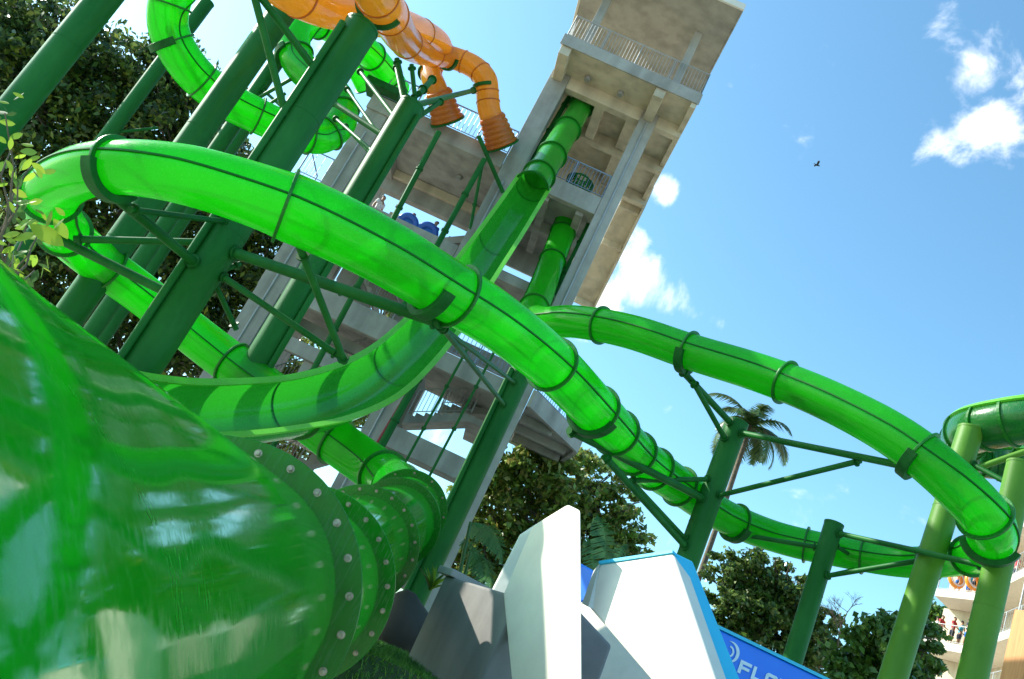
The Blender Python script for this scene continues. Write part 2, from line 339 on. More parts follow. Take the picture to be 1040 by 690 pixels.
A1.shell(0, iA).build('tube', GREEN_FL, sA, fix=False)
HA = math.radians(78)
A1.shell(iA, None, PI / 2 + HA, PI / 2 - HA + 2 * PI, 40).build('chute', GREEN_FL, sA, fix=False)
for sg in (PI / 2 + HA, PI / 2 - HA): A1.rail(sg, iA, None, .035, .11, 0).build('rim', RIM, sA)
for f in ((590, 109), (576, 133), (560, 159), (548, 178), (540, 190)): A1.ring(A1.near(*f), .08).build('flange', FLANGE, sA)
for f in ((505, 243), (462, 303), (403, 363), (300, 409)): A1.ring(A1.near(*f), .06, .03, 0, PI / 2 + HA, PI / 2 - HA + 2 * PI, 30).build('flange', FLANGE, sA)
# orange slides
O1 = Path([(330, -85, 14.5, .48), (362, -45, 15.2, .48), (383, -5, 16.6, .48), (395, 15, 18.5, .48), (407, 36, 21.5, .48), (422, 50, 26, .47), (440, 56, 30, .45), (460, 59, 31.2, .45), (481, 68, 31.2, .46), (493, 81, 31, .47), (495, 95, 31, .47), (497, 113, 31, .47), (503, 129, 31.2, .47), (508, 143, 31.4, .47)], 10, .9)
O2 = Path([(255, -38, 16.5, .5), (305, -4, 17.5, .5), (350, 12, 19.5, .5), (395, 22, 23, .5), (428, 33, 27, .48), (447, 46, 30.2, .46), (446, 58, 32.2, .46), (438, 72, 32, .45), (443, 90, 31.2, .45), (449, 105, 31.2, .46), (453, 118, 31.4, .46)], 10, .9)
for (P, nm, lab, fls) in ((O1, 'orange_tube_slide', 'orange tube slide snaking up from the right end of the deck railing', [(383, -5), (395, 15), (413, 42), (440, 56), (470, 62), (488, 74), (495, 93), (496, 104), (502, 127)]),
                          (O2, 'orange_tube_slide', 'shorter orange tube slide starting at the left deck opening and passing behind the other one', [(305, -4), (350, 12), (395, 22), (428, 33), (447, 50), (438, 74), (446, 97)])):
    root = slide(nm, P.p[-1] * 1, lab, P, ORANGE, fls, seam=False, fl=ORANGE_D, h=.022, group=SLG)
    # stepped orange start box
    for f in ((388, 4), (455, 58), (493, 88)) if P is O1 else ((438, 74),): P.ring(P.near(*f), .10, .06, .01, PI * 1.1, PI * 1.9, 18).build('saddle', STEEL_D, root)
    e = len(P.p) - 1; t = P.t[e]
    prof = [(.40, -.95), (.44, -.95)]
    for k in range(5): prof += [(.47 + .018 * k, -.9 + .19 * k), (.50 + .02 * k, -.84 + .19 * k), (.50 + .02 * k, -.78 + .19 * k), (.465 + .02 * k, -.73 + .19 * k)]
    prof += [(.62, .08), (.62, .14), (.40, .14)]
    MB().lathe(P.p[e], t, prof, 32, smooth=True).build('start_collar', ORANGE_D, root)
    MB().lathe(P.p[e], t, [(.40, .15), (.66, .15), (.66, .22), (.40, .22)], 32).build('start_frame', STEEL_D, root)
# green slides behind the posts, upper left
G3 = Path([(404, 92, 33.5, .5), (392, 74, 32.5, .5), (372, 52, 31, .52), (345, 32, 29.5, .52), (318, 22, 28.5, .52), (300, 34, 27.5, .52), (302, 62, 27, .52), (320, 82, 26.5, .52), (343, 100, 26, .5), (345, 124, 25.5, .5), (325, 139, 25, .5), (300, 134, 24.5, .48), (262, 118, 24, .5), (222, 96, 23.4, .52), (190, 66, 22.8, .52), (171, 28, 22.4, .52), (176, -8, 22.2, .52), (205, -40, 22, .52)], 8)
slide('green_tube_slide', G3.p[0] * 1, 'bright green tube slide coiling behind the leaning posts at the upper left', G3, GREEN,
      [(395, 78, 0, .2), (377, 58, 0, .2), (355, 39, 0, .25), (325, 23, 0, .35), (301, 56, .2, .5), (330, 90, .3, .6), (346, 112, .4, .65), (333, 135, .5, .7), (312, 138, .5, .75), (262, 118, .6, .8), (205, 82, .6, .9), (175, 42, .7, 1), (172, 5, .8, 1)], [(301, 56, .2, .5), (346, 112, .4, .65), (175, 42, .7, 1)], group=SLG)
G4 = Path([(372, 88, 33.5, .42), (362, 70, 33, .42), (350, 62, 32.5, .42), (335, 66, 32, .42), (330, 74, 31.5, .42)], 8)
slide('green_tube_slide', G4.p[0] * 1, 'short small green tube slide starting beside the deck at the upper left of the tower', G4, GREEN, [(372, 88), (350, 62), (335, 66)], group=SLG, seam=False)
# slide at the far right edge
FR = Path([(1110, 418, 19, .55), (1070, 422, 19, .55), (1030, 428, 19.4, .55), (993, 436, 20.2, .55), (978, 450, 22, .52), (992, 466, 23.6, .5), (1025, 470, 23.4, .5), (1075, 474, 22, .5), (1110, 480, 21, .5)], 10)
sF = thing('green_open_slide', at(1030, 428, 19.4), 'green ribbed open slide turning behind a post at the right edge of the picture', 'water slide', SLG)
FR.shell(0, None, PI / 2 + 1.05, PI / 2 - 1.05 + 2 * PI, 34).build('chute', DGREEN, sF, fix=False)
for sg in (PI / 2 + 1.05, PI / 2 - 1.05): FR.rail(sg, 0, None, .12, .06, 0).build('rim', RIM, sF)
for k in range(3, len(FR.p) - 2, 6): FR.ring(k, .05, .03, 0, PI / 2 + 1.05, PI / 2 - 1.05 + 2 * PI, 26).build('rib', FLANGE, sF)
# ------------------------------------------------------------------ posts with arms
class Post:
    def __init__(s, x, y, z, r, label, top=None, m=STEEL, arms=(), name='support_post', dark=False, lean=(0, 0), twin=0):
        p = at(x, y, z); s.x0, s.y0, s.zr = p.x, p.y, p.z; s.lean = lean; s.r = r
        s.top = (at(*top, z).z if isinstance(top, tuple) else top) if top is not None else 26.0
        s.root = thing(name, s.pt(0), label, 'support post', 'green steel posts carrying the slides')
        mb = MB().tube(s.pt(0.02), s.pt(s.top), r, n=40); mb.build('shaft', m, s.root)
        MB().lathe(s.pt(.02), (0, 0, 1), [(r * .5, 0), (r * 1.5, 0), (r * 1.5, .06), (r * .5, .06)], 32).build('base_plate', STEEL_D, s.root)
        if s.top < 25: MB().lathe(s.pt(s.top), (0, 0, 1), [(0.001, .0), (r * 1.03, -.02), (r * 1.03, .03), (.001, .035)], 32).build('cap', m, s.root)
        if twin:   # a service pipe strapped along the post
            d = Vector((math.cos(twin), math.sin(twin), 0)); MB().tube(s.pt(.1) + d * (r + .07), s.pt(s.top - .3) + d * (r + .07), .07, n=14).build('service_pipe', m, s.root)
        zz = 2.9 + random.random()
        while zz < s.top - 1:
            MB().lathe(s.pt(zz), (0, 0, 1), [(r - .01, -.012), (r + .006, -.012), (r + .006, .012), (r - .01, .012)], 36).build('weld_band', m, s.root); zz += 2.6 + random.random() * .5
        s.m = m
    def pt(s, z): return Vector((s.x0 + s.lean[0] * (z - s.zr), s.y0 + s.lean[1] * (z - s.zr), z))
    def on(s, x, y):
        lo, hi = 0., 30.
        best = min((((pix(s.pt(z))[0] - x) ** 2 + (pix(s.pt(z))[1] - y) ** 2), z) for z in [k * .05 for k in range(2, 560)]); return s.pt(best[1])
    def arm(s, a, b, r=.07, m=None, name='arm'):
        """a on the post, b free (x, y, depth) or a point on a path"""
        A = s.on(*a) if len(a) == 2 else at(*a); Bp = at(*b) if not isinstance(b, Vector) else b
        MB().tube(A, Bp, r, n=12).build(name, m or s.m, s.root)
        t = (Bp - A).normalized(); L = (Bp - A).length
        for q in (s.r + .05 if L > 1.2 else .1, L - .1):
            MB().lathe(A + t * q, t, [(r * .5, -.015), (r + .045, -.015), (r + .045, .015), (r * .5, .015)], 14).build('joint_plate', STEEL_D, s.root)
PS = {}
def sz(P, x, y, lo=0., hi=1., dz=.0): return (x, y, P.z(x, y, lo, hi) + dz)
p = Post(52, 65, 17, .31, 'thick dark green post crossing the upper left corner in front of the dark tree'); PS['p1'] = p
p = Post(190, 30, 30, .25, 'slim green post between the corner post and the thick pair, topped by the coiling slide', top=(222, 0)); PS['p2'] = p
p.arm((178, 58), sz(G3, 172, 30, .7, 1, -.3)); p.arm((184, 48), sz(G3, 178, 0, .7, 1)); p.arm((118, 140), (160, 130, 29), .05); p.arm((105, 160), (150, 155, 29), .05)
p = Post(175, 172, 18.5, .31, 'green post left of the thickest one, passing behind the loop of the tube slide'); PS['p3'] = p
p = Post(235, 130, 27, .25, 'slimmer green post seen between two thicker ones at the upper left'); PS['p4'] = p
p.arm((243, 100), (300, 78, 26.6), .06); p.arm((226, 128), (290, 95, 26.6), .05); p.arm((262, 88), (290, 112, 26.6), .05)
p = Post(222, 170, 31, .24, 'thin green post low in the shade behind the others at the left', top=(275, 95)); PS['p4b'] = p
p = Post(262, 190, 15.6, .345, 'thickest green post rising to the orange slide at the top', top=(388, -14), twin=-2.2); PS['p5'] = p
p.arm((284, 130), (256, -12, 15.2), .07); p.arm((318, 75), (258, -12, 15.2), .07, name='brace')
p.arm((240, 262), (447, 328, B1.z(445, 292, .5, .8) + .2), .10); p.arm((232, 285), (345, 362, 14.6), .06)
p.arm((240, 262), (352, 297, 14.8), .06, name='brace')
p.arm((200, 270), (110, 194, 12.3), .085); p.arm((225, 218), (132, 213, 12.4), .05); p.arm((206, 233), (75, 243, 14.6), .065); p.arm((172, 297), (50, 238, 14.8), .085)
p.arm((300, 240, 12.4), (350, 368, 14.6), .06, name='brace'); p.arm((226, 300), (244, 268, 15.5), .05, name='brace'); p.arm((232, 285), (240, 335, 15.5), .05, name='brace')
p = Post(345, 230, 19.5, .32, 'green post under the orange slide, its top branching into several arms', top=(428, 78), twin=-.6); PS['p6'] = p
p.arm((413, 105), (481, 92, 30.6), .085, STEEL); p.arm((398, 133), (448, 103, 24), .07)
p.arm((408, 108), (403, 60, 21), .07); p.arm((420, 92), (440, 80, 22), .08); p.arm((414, 98), (418, 66, 21), .06); p.arm((404, 112), (402, 68, 24), .05)
p.arm((384, 135), (336, 103, 22), .075); p.arm((368, 150), (340, 120, 23), .05); p.arm((366, 152), (350, 128, 23), .05, name='brace'); p.arm((378, 140), (352, 90, 24), .05); p.arm((395, 120), (365, 72, 24), .06)
p = Post(478, 487, 22.0, .31, 'dark green post standing right against the corner column of the tower', top=(548, 362), twin=-2.4); PS['pm'] = p
p.arm((505, 408), (447, 330, B1.z(445, 292, .5, .8) + .3), .055); p.arm((512, 384), (449, 333, B1.z(445, 292, .5, .8) + .5), .05)
p = Post(728, 487, 20.5, .28, 'green post carrying two long arms beside the palm tree', top=(748, 420)); PS['pp'] = p
p.arm((741, 432), (692, 376, B1.z(700, 357, 0, .3)), .08); p.arm((729, 450), (704, 388, 19.6), .065, name='brace')
p.arm((742, 437), (926, 475, B1.z(933, 458, 0, .4)), .075); p.arm((725, 507), (874, 468, 17.2), .06, name='brace')
p.arm((712, 506), (578, 437, B1.z(603, 414, .4, .65)), .09); p.arm((725, 486), (640, 488, 19), .06); p.arm((700, 560), (614, 464, 17.6), .075, name='brace'); p.arm((705, 555), (640, 487, 19.2), .05, name='brace')
p = Post(828, 595, 20.5, .235, 'short capped green post under the far bend of the tube slide', top=(849, 525)); PS['ps'] = p
p.arm((845, 540), (1000, 575, 17.0), .065); p.arm((835, 588), (955, 566, 18.5), .06); p.arm((843, 550), (882, 576, 21.4), .05, name='brace'); p.arm((835, 588), (880, 576, 21.4), .045, name='brace')
p.arm((836, 557), (733, 540, 22), .06)
p = Post(952, 545, 18.8, .28, lean=(.05, 0), label= 'tall yellowish green post at the right with its capped top beside the ribbed slide', top=(984, 412), m=STEEL_Y); PS['pr'] = p
p.arm((978, 437), (1075, 455, 19.4), .09, STEEL_Y); p.arm((970, 482), (1075, 447, 18.5), .07, STEEL_Y); p.arm((975, 465), (1040, 500, 18), .06, STEEL_D)
p = Post(1010, 590, 16.5, .265, 'tall yellowish green post in front of the balconies at the right edge', m=STEEL_Y, top=9.6); PS['pe'] = p
# stanchions under the orange slides and down the tower face
PIPEG = 'green pipes rising in front of the tower'
def pipe(label, a, b, r=.09, m=STEEL, clips=True, to_ground=False):
    A, B = at(*a), at(*b); root = thing('standpipe', B if B.z < A.z else A, label, 'pipe', PIPEG)
    MB().tube(A, B, r, n=14).build('shaft', m, root)
    L = (B - A).length
    if clips:
        for k in range(1, int(L / 1.6)): c = A + (B - A) * (k * 1.6 / L); t = (B - A).normalized(); MB().lathe(c, t, [(r * .9, -.04), (r + .035, -.04), (r + .035, .04), (r * .9, .04)], 14).build('clamp', STEEL_D, root)
    return root
PIPES = [('green standpipe under the left orange start collar', (446, 134, 30.0), (250, 505, 26.5), .10),
 ('green standpipe under the right orange start collar', (492, 162, 30), (405, 320, 27.6), .10),
 ('short green strut leaning off the right orange slide', (486, 138, 30.5), (511, 196, 31), .08),
 ('plain green drop pipe beside the right orange collar', (490, 166, 31), (472, 262, 30.5), .06),
 ('green pipe climbing the tower beside the top slide exit', (588, 82, 35), (505, 222, 31), .10),
 ('green pipe inside the shaded bay beside the second slide exit', (604, 216, 33), (552, 322, 30.5), .10),
 ('thick green pipe running beside the red pipe', (446, 345, 28.5), (340, 540, 25.5), .13),
 ('thin green pipe crossing the stair bay, left of its pair', (476, 352, 28.5), (395, 500, 26.5), .045),
 ('thin green pipe crossing the stair bay, right of its pair', (505, 352, 28.5), (425, 505, 26.5), .045)]
for l, a, b, r in PIPES: pipe(l, a, b, r)
o = pipe('thin red pipe running down the tower column', (430, 372, 28.4), (382, 452, 27.6), .05, RED, False)
o = pipe('thin dark red pipe beside the top green slide', (535, 160, 33.5), (508, 205, 32), .045, RED, False)
# ------------------------------------------------------------------ tower
AZ = math.radians(2.6); TU = Vector((math.cos(AZ), -math.sin(AZ), 0)); TV = Vector((math.sin(AZ), math.cos(AZ), 0)); TZ = Vector((0, 0, 1))
def T(u, v, z): return TU * u + TV * v + TZ * (z + H)
tower = thing('slide_tower', T(-4, 30, -H), 'tall grey concrete slide tower with open floors, stairs, railings and an overhanging roof', 'tower')
def tb(name, u0, u1, v0, v1, z0, z1, m=CONC, parent=None, bevel=.02):
    mb = MB(); mb.hexa([T(u0, v0, z0), T(u1, v0, z0), T(u1, v1, z0), T(u0, v1, z0), T(u0, v0, z1), T(u1, v0, z1), T(u1, v1, z1), T(u0, v1, z1)])
    return mb.build(name, m, parent or tower, bevel=bevel)
def railing(pts, h=1.1, gap=.13, m=RAILW, name='railing', parent=None, pos=1.4, r=.012, rp=.028):
    mb = MB()
    for a, b in zip(pts, pts[1:]):
        L = (b - a).length; Z = Vector((0, 0, 1))
        mb.tube(a + Z * h, b + Z * h, .028, n=8); mb.tube(a + Z * .1, b + Z * .1, .018, n=6)
        if gap:
            k = max(2, int(L / gap))
            for i in range(1, k): c = a + (b - a) * (i / k); mb.tube(c + Z * .1, c + Z * h, r, n=4, cap=False, smooth=False)
        k = max(1, round(L / pos))
        for i in range(k + 1): c = a + (b - a) * (i / k); mb.tube(c, c + Z * (h + .02), rp, n=6)
    return mb.build(name, m, parent or tower)
GZ = -H
V0 = 27.6; V1 = 31.4; V2 = 33.2
tb('column', -4.42, -3.66, V0, V0 + .7, GZ, 21.0)
tb('column', -.52, .14, V0, V0 + .65, GZ, 21.0)
tb('column', -9.95, -9.1, V0, V0 + .7, GZ, 16.0)
for u in (-9.8, -4.3, -.5): tb('column', u, u + .55, V2 - .6, V2 - .05, GZ, 21.0 if u > -5 else 16.0)
# top platform
tb('slab', -4.35, 1.22, 26.0, V2 + .5, 21.0, 21.36, CONC_W); tb('fascia', -4.4, 1.27, 25.93, 26.0, 20.92, 21.42, CONC)
for v in (V0, 30.2, V2 - .1): tb('beam', -3.66, -.52, v + .04, v + .4, 20.45, 21.0, CONC_W); tb('beam', .14, 1.2, v + .05, v + .38, 20.5, 21.0, CONC_W)
for u in (-4.3, -.42): tb('beam', u, u + .4, 26.02, V0, 20.55, 21.0, CONC_W)
for v0, v1 in ((V0 + .44, 30.2), (30.6, V2 - .1)): tb('beam', -1.0, -.55, v0, v1, 20.6, 21.0, CONC_W)
tb('beam', -2.35, -1.95, V0 + .44, 30.2, 20.5, 21.0, CONC_W)
tb('edge_beam', 1.0, 1.22, 26.0, V2 + .5, 20.72, 21.0, CONC_W)
tb('post', -3.75, -3.45, 26.25, 26.55, 21.36, 24.3, CONC); tb('post', .02, .32, 26.25, 26.55, 21.36, 24.3, CONC)
tb('post', -3.75, -3.45, 32.2, 32.5, 21.36, 24.3, CONC); tb('post', .02, .32, 32.2, 32.5, 21.36, 24.3, CONC)
railing([T(-4.3, 26.06, 21.42), T(1.2, 26.06, 21.42)], 1.05)
railing([T(1.2, 26.06, 21.42), T(1.2, 33.4, 21.42)], 1.05); railing([T(-4.3, 26.06, 21.42), T(-4.3, 28.5, 21.42)], 1.05)
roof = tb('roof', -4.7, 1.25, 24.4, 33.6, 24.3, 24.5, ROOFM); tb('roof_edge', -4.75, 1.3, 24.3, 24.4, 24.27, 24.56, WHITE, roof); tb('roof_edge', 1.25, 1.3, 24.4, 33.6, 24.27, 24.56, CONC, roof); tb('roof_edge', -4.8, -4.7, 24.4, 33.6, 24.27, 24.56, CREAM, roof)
# side stair flight falling away behind the right column, with soffit ribs
mb = MB(); mb.hexa([T(.18, V2 + .5, 20.7), T(1.2, V2 + .5, 20.7), T(1.2, 39.5, 17.55), T(.18, 39.5, 17.55), T(.18, V2 + .5, 21.0), T(1.2, V2 + .5, 21.0), T(1.2, 39.5, 17.85), T(.18, 39.5, 17.85)]); mb.build('stair_flight', CONC_W, tower, bevel=.02)
for f in (0.02, .35, .93):
    v = V2 + .5 + (39.5 - V2 - .5) * f; z = 20.7 - 3.15 * f; tb('rib', .2, 1.18, v, v + .22, z - .28, z - .0, CONC_W)
mb = MB(); mb.hexa([T(1.2, V2, 20.3), T(1.3, V2, 20.3), T(1.3, 39.5, 17.2), T(1.2, 39.5, 17.2), T(1.2, V2, 21.6), T(1.3, V2, 21.6), T(1.3, 39.5, 18.6), T(1.2, 39.5, 18.6)]); mb.build('stair_parapet', CONC_W, tower)
# level 5 deck: left wing and centre bay
tb('slab', -9.9, -4.45, V0 + .06, V2, 16.0, 16.3); tb('fascia', -9.98, -4.43, V0 - .1, V0 + .05, 15.95, 16.6)
tb('fascia', -3.65, -.53, V0 + .02, V0 + .3, 15.85, 16.62); tb('slab', -3.66, .1, V0 + .31, V2, 16.1, 16.35)
for u in (-2.6, -1.2): tb('beam', u, u + .3, V0 + .31, V2 - .6, 15.7, 16.1)
tb('beam', -3.7, .1, 30.2, 30.55, 15.6, 16.08)
tb('beam', -9.1, -4.3, V1, V1 + .4, 15.0, 15.98); tb('beam', -9.1, -4.3, V1 - .2, V1, 15.62, 15.98, CONC_W)
tb('beam', -9.15, -8.8, V0 + .1, V1, 15.5, 15.98)
railing([T(-9.7, V0 - .02, 16.6), T(-4.45, V0 - .02, 16.6)], 1.1, .16, RAILB); railing([T(-3.3, V0 + .1, 16.62), T(-.55, V0 + .1, 16.62)], 1.05, .14, RAILB)
tb('wall', -4.2, -.55, V2 - .02, V2 + .15, 17.9, 21.0, CONC_W)
# green slatted basket on the deck
bk = thing('green_basket', T(-1.55, V0 + .6, 16.36), 'round green slatted basket standing behind the railing of the tower deck', 'basket')
mb = MB()
for k in range(22):
    a = 2 * PI * k / 22; d = TU * math.cos(a) + TV * math.sin(a); mb.tube(T(-1.55, V0 + .6, 16.36) + d * .4, T(-1.55, V0 + .6, 17.2) + d * .52, .03, n=5); mb.tube(T(-1.55, V0 + .6, 17.2) + d * .52, T(-1.55, V0 + .6, 17.42) + d * .25, .03, n=5)
mb.build('slats', STEEL, bk); mb = MB()
for z, r in ((16.38, .4), (16.8, .46), (17.2, .53), (17.42, .25)): mb.lathe(T(-1.55, V0 + .6, z), (0, 0, 1), [(r - .02, -.02), (r + .02, -.02), (r + .02, .02), (r - .02, .02)], 24)
mb.build('hoops', STEEL_D, bk)
# level 4
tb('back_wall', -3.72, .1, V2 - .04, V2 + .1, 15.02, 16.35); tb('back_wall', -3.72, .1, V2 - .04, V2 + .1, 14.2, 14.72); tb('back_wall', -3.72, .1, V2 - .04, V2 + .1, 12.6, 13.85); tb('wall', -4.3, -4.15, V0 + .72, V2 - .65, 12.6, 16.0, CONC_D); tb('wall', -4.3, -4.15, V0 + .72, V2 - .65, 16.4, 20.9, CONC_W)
tb('slab', -9.95, -4.43, V0 + .3, V2, 11.85, 12.3, CONC); tb('fascia', -9.98, -4.43, V0 + .02, V0 + .28, 11.75, 12.4)
railing([T(-9.0, V2 - .1, 12.3), T(-4.4, V2 - .1, 12.3)], 1.0, .2, RAILB)
tb('slab', -3.66, -.53, V0 + 1.2, V2, 12.3, 12.6); tb('beam', -3.66, -.53, V2 - .4, V2 - .05, 13.55, 13.95); tb('beam', -3.66, -.53, V0 + .2, V0 + .5, 11.95, 12.3)
tb('wall_panel', -8.6, -7.2, V2 - .3, V2 - .1, 12.3, 14.9, CONC_W)
mb = MB(); mb.hexa([T(-6.2, 29.2, 12.3), T(-4.45, 29.2, 13.4), T(-4.45, 30.6, 13.4), T(-6.2, 30.6, 12.3), T(-6.2, 29.2, 12.6), T(-4.45, 29.2, 13.75), T(-4.45, 30.6, 13.75), T(-6.2, 30.6, 12.6)]); mb.build('stair_flight', CONC, tower)
# level 3 with intermediate beams
tb('beam', -9.1, -4.43, V0 + .05, V0 + .4, 10.4, 10.9); tb('beam', -9.1, -4.43, V2 - .5, V2 - .1, 11.0, 11.6)
tb('slab', -9.95, -4.43, V0 + .35, V2, 8.35, 8.7); tb('fascia', -9.98, -4.43, V0 + .02, V0 + .33, 7.95, 8.85)
tb('wall_panel', -8.7, -7.0, V1, V1 + .2, 8.7, 12.0); tb('wall_panel', -6.1, -5.2, V1, V1 + .2, 8.7, 11.6)
tb('slab', -3.66, -.53, V0 + .35, V2 - 1.3, 8.15, 8.4); tb('fascia', -3.65, -.53, V0 + .02, V0 + .33, 7.95, 8.6)
tb('beam', -3.66, -.53, V1, V1 + .4, 9.9, 10.5); tb('beam', -3.66, -.53, V0 + .1, V0 + .45, 10.0, 10.5)
railing([T(-3.6, V0 + .15, 8.6), T(-.55, V0 + .15, 8.6)], 1.0, .16, RAILB)
# level 2 stair bays
tb('slab', -9.95, -4.43, V0 + .35, V2, 4.3, 4.6); tb('fascia', -9.98, -4.43, V0 + .02, V0 + .33, 4.05, 4.85)
tb('beam', -9.1, -4.43, V0 + .1, V0 + .4, 6.3, 6.8); tb('wall_panel', -9.05, -8.2, V0 + .2, V0 + .35, 4.85, 7.9)
tb('wall_panel', -7.3, -6.0, V0 + .3, V0 + .5, 4.85, 6.3)
tb('fascia', -3.65, -.53, V0 + .02, V0 + .33, 4.8, 5.55); tb('slab', -3.66, -.53, V0 + .35, V0 + 1.6, 4.9, 5.2)
def stair(u0, z0, u1, z1, v0, v1, n, parent=None):
    mb = MB(); st = (u1 - u0) / n; ht = (z1 - z0) / n
    for k in range(n):
        a = u0 + st * k; z = z0 + ht * (k + 1); mb.hexa([T(a, v0, z - ht - .25), T(a + st, v0, z - .25), T(a + st, v1, z - .25), T(a, v1, z - ht - .25), T(a, v0, z), T(a + st, v0, z), T(a + st, v1, z), T(a, v1, z)])
    mb.build('stair_flight', CONC, parent or tower)
    railing([T(u0, v0 + .06, z0 + .1), T(u1, v0 + .06, z1 + .1)], 1.0, .16, RAILW)
stair(-3.5, 6.25, -1.5, 7.3, 29.0, 30.2, 7); stair(-2.7, 7.5, -.6, 8.4, 30.6, 31.8, 6)
tb('landing', -1.5, -.4, 29.0, 32.0, 7.05, 7.3)
tb('beam', -3.66, -.53, V0 + .5, V0 + .8, 1.6, 2.1); tb('slab', -9.9, .1, V0 + .8, V2, 1.2, 1.6)
stair(-8.6, 4.7, -5.4, 7.9, 29.2, 30.3, 11); stair(-8.6, 11.9, -5.6, 8.9, 29.2, 30.3, 10); stair(-8.3, 1.6, -5.4, 4.2, 30.4, 31.3, 9)
for v, z in ((29.0, 7.5), (31.0, 7.2), (30.5, 11.2)): tb('beam', -9.1, -4.43, v, v + .3, z, z + .4)
# right landing with ribbed underside
La, Lb, Lc, Ld = (.16, 27.45), (2.45, 30.2), (2.15, 33.9), (.16, 33.9)
mb = MB(); mb.prism([T(*La, 8.15), T(*Lb, 8.15), T(*Lc, 8.15), T(*Ld, 8.15)], Vector((0, 0, .3))); mb.build('landing', CONC, tower)
def edge(a, b, z0, z1, w=.16, name='landing_parapet', m=CONC):
    A = Vector(T(*a, z0)); B = Vector(T(*b, z0)); d = (B - A).normalized(); nrm = Vector((d.y, -d.x, 0)) * w
    mb = MB(); mb.hexa([A, B, B + nrm, A + nrm, A + TZ * (z1 - z0), B + TZ * (z1 - z0), B + nrm + TZ * (z1 - z0), A + nrm + TZ * (z1 - z0)]); return mb.build(name, m, tower)
edge(La, Lb, 8.0, 8.62); edge(Lb, Lc, 8.0, 8.62)
for f in (.25, .5, .75): 
    v = 27.5 + 6.0 * f; tb('rib', .2, min(2.2, .2 + (v - 27.5) * .8), v, v + .25, 7.85, 8.15)
railing([T(.2, 27.5, 8.62), T(2.4, 30.2, 8.62)], 1.0, .15, RAILB)
# left side balcony
tb('side_balcony', -11.0, -9.98, V0 + .1, V0 + 2.2, 11.95, 12.4); railing([T(-10.95, V0 + .15, 12.4), T(-10.0, V0 + .15, 12.4)], 1.1, .3, RAILB); railing([T(-10.95, V0 + .15, 12.4), T(-10.95, V0 + 2.1, 12.4)], 1.1, .3, RAILB)
tb('slide_ledge', -10.4, -9.0, V0 - .5, V0 + .5, 16.7, 17.0, STEEL_D)
# start frames where the green slides leave the tower
for (u, v, z0, z1) in ((-4.1, V0 - .04, 1, 15.5), (-.2, V0 - .04, 3, 20.5), (-9.5, V0 - .04, 1, 15)): MB().tube(T(u, v, z0), T(u, v, z1), .035, n=8).build('conduit', RAILW, tower)
for (u, v, z) in ((-3.0, 27.2, 20.97), (-1.6, 27.2, 20.97), (-7.6, 29.5, 15.96), (-6.0, 29.5, 15.96)): MB().lathe(T(u, v, z - .16), (0, 0, 1), [(.001, 0), (.11, 0), (.13, .15), (.001, .15)], 16).build('ceiling_lamp', RAILW, tower)
fr = thing('green_start_box', T(-2.9, 28.2, 19.8), 'dark green start box of the top slide under the roof slab', 'slide start')
mb = MB()
for c in ((602, 89, 36.8),):
    P_ = at(*c); mb.box(P_, TU * .62, TV * .25, TZ * .12); mb.box(P_ + TU * .55 - TZ * .5, TU * .07, TV * .25, TZ * .5); mb.box(P_ - TU * .62 - TZ * .5, TU * .05, TV * .25, TZ * .5)
mb.build('frame', STEEL_D, fr, bevel=.01)
# ------------------------------------------------------------------ setting: ground
mb = MB(); S = 1500; mb.add([(-S, -S, 0), (S, -S, 0), (S, S, 0), (-S, S, 0)], [(0, 1, 2, 3)]); g = mb.build('ground', GROUND); tag(g, kind='structure')
# grass mound beside the tunnel slide
GC = at(398, 665, 9.6); GX = Vector((1, 0, 0)); GY = Vector((0, 1, 0))
def mound_z(x, y):
    dx = (x - GC.x) / 2.3; dy = (y - GC.y) / 3.0; d = math.sqrt(dx * dx + dy * dy)
    return 1.30 * max(0., min(1., (1.25 - d) / .5)) ** .7 - .02 + .05 * math.sin(x * 2.1) * math.cos(y * 1.7)
nx = 40; vs = []; fs = []
for i in range(nx + 1):
    for j in range(nx + 1):
        x = GC.x - 3.4 + 6.8 * i / nx; y = GC.y - 4.2 + 8.4 * j / nx; vs.append((x, y, max(-.02, mound_z(x, y))))
for i in range(nx):
    for j in range(nx): a = i * (nx + 1) + j; fs.append((a, a + nx + 1, a + nx + 2, a + 1))
mb = MB(); mb.add(vs, fs, True); g = mb.build('grass_bank', SOIL); tag(g, kind='structure')
# grass blades (stuff)
n = 26000; vs = []; fs = []
for k in range(n):
    x = GC.x + random.uniform(-2.4, 2.4); y = GC.y + random.uniform(-3.2, 3.2); z = mound_z(x, y)
    if z < .3: continue
    a = random.uniform(0, 2 * PI); w = .008; h = random.uniform(.03, .07); lx, ly = random.gauss(0, .03), random.gauss(0, .03); b = len(vs)
    vs += [(x - w * math.cos(a), y - w * math.sin(a), z), (x + w * math.cos(a), y + w * math.sin(a), z), (x + lx, y + ly, z + h)]; fs.append((b, b + 1, b + 2))
mb = MB(); mb.add(vs, fs); g = mb.build('grass', GRASS, fix=False); tag(g, 'short bright green grass beside the tunnel slide', 'grass', kind='stuff')
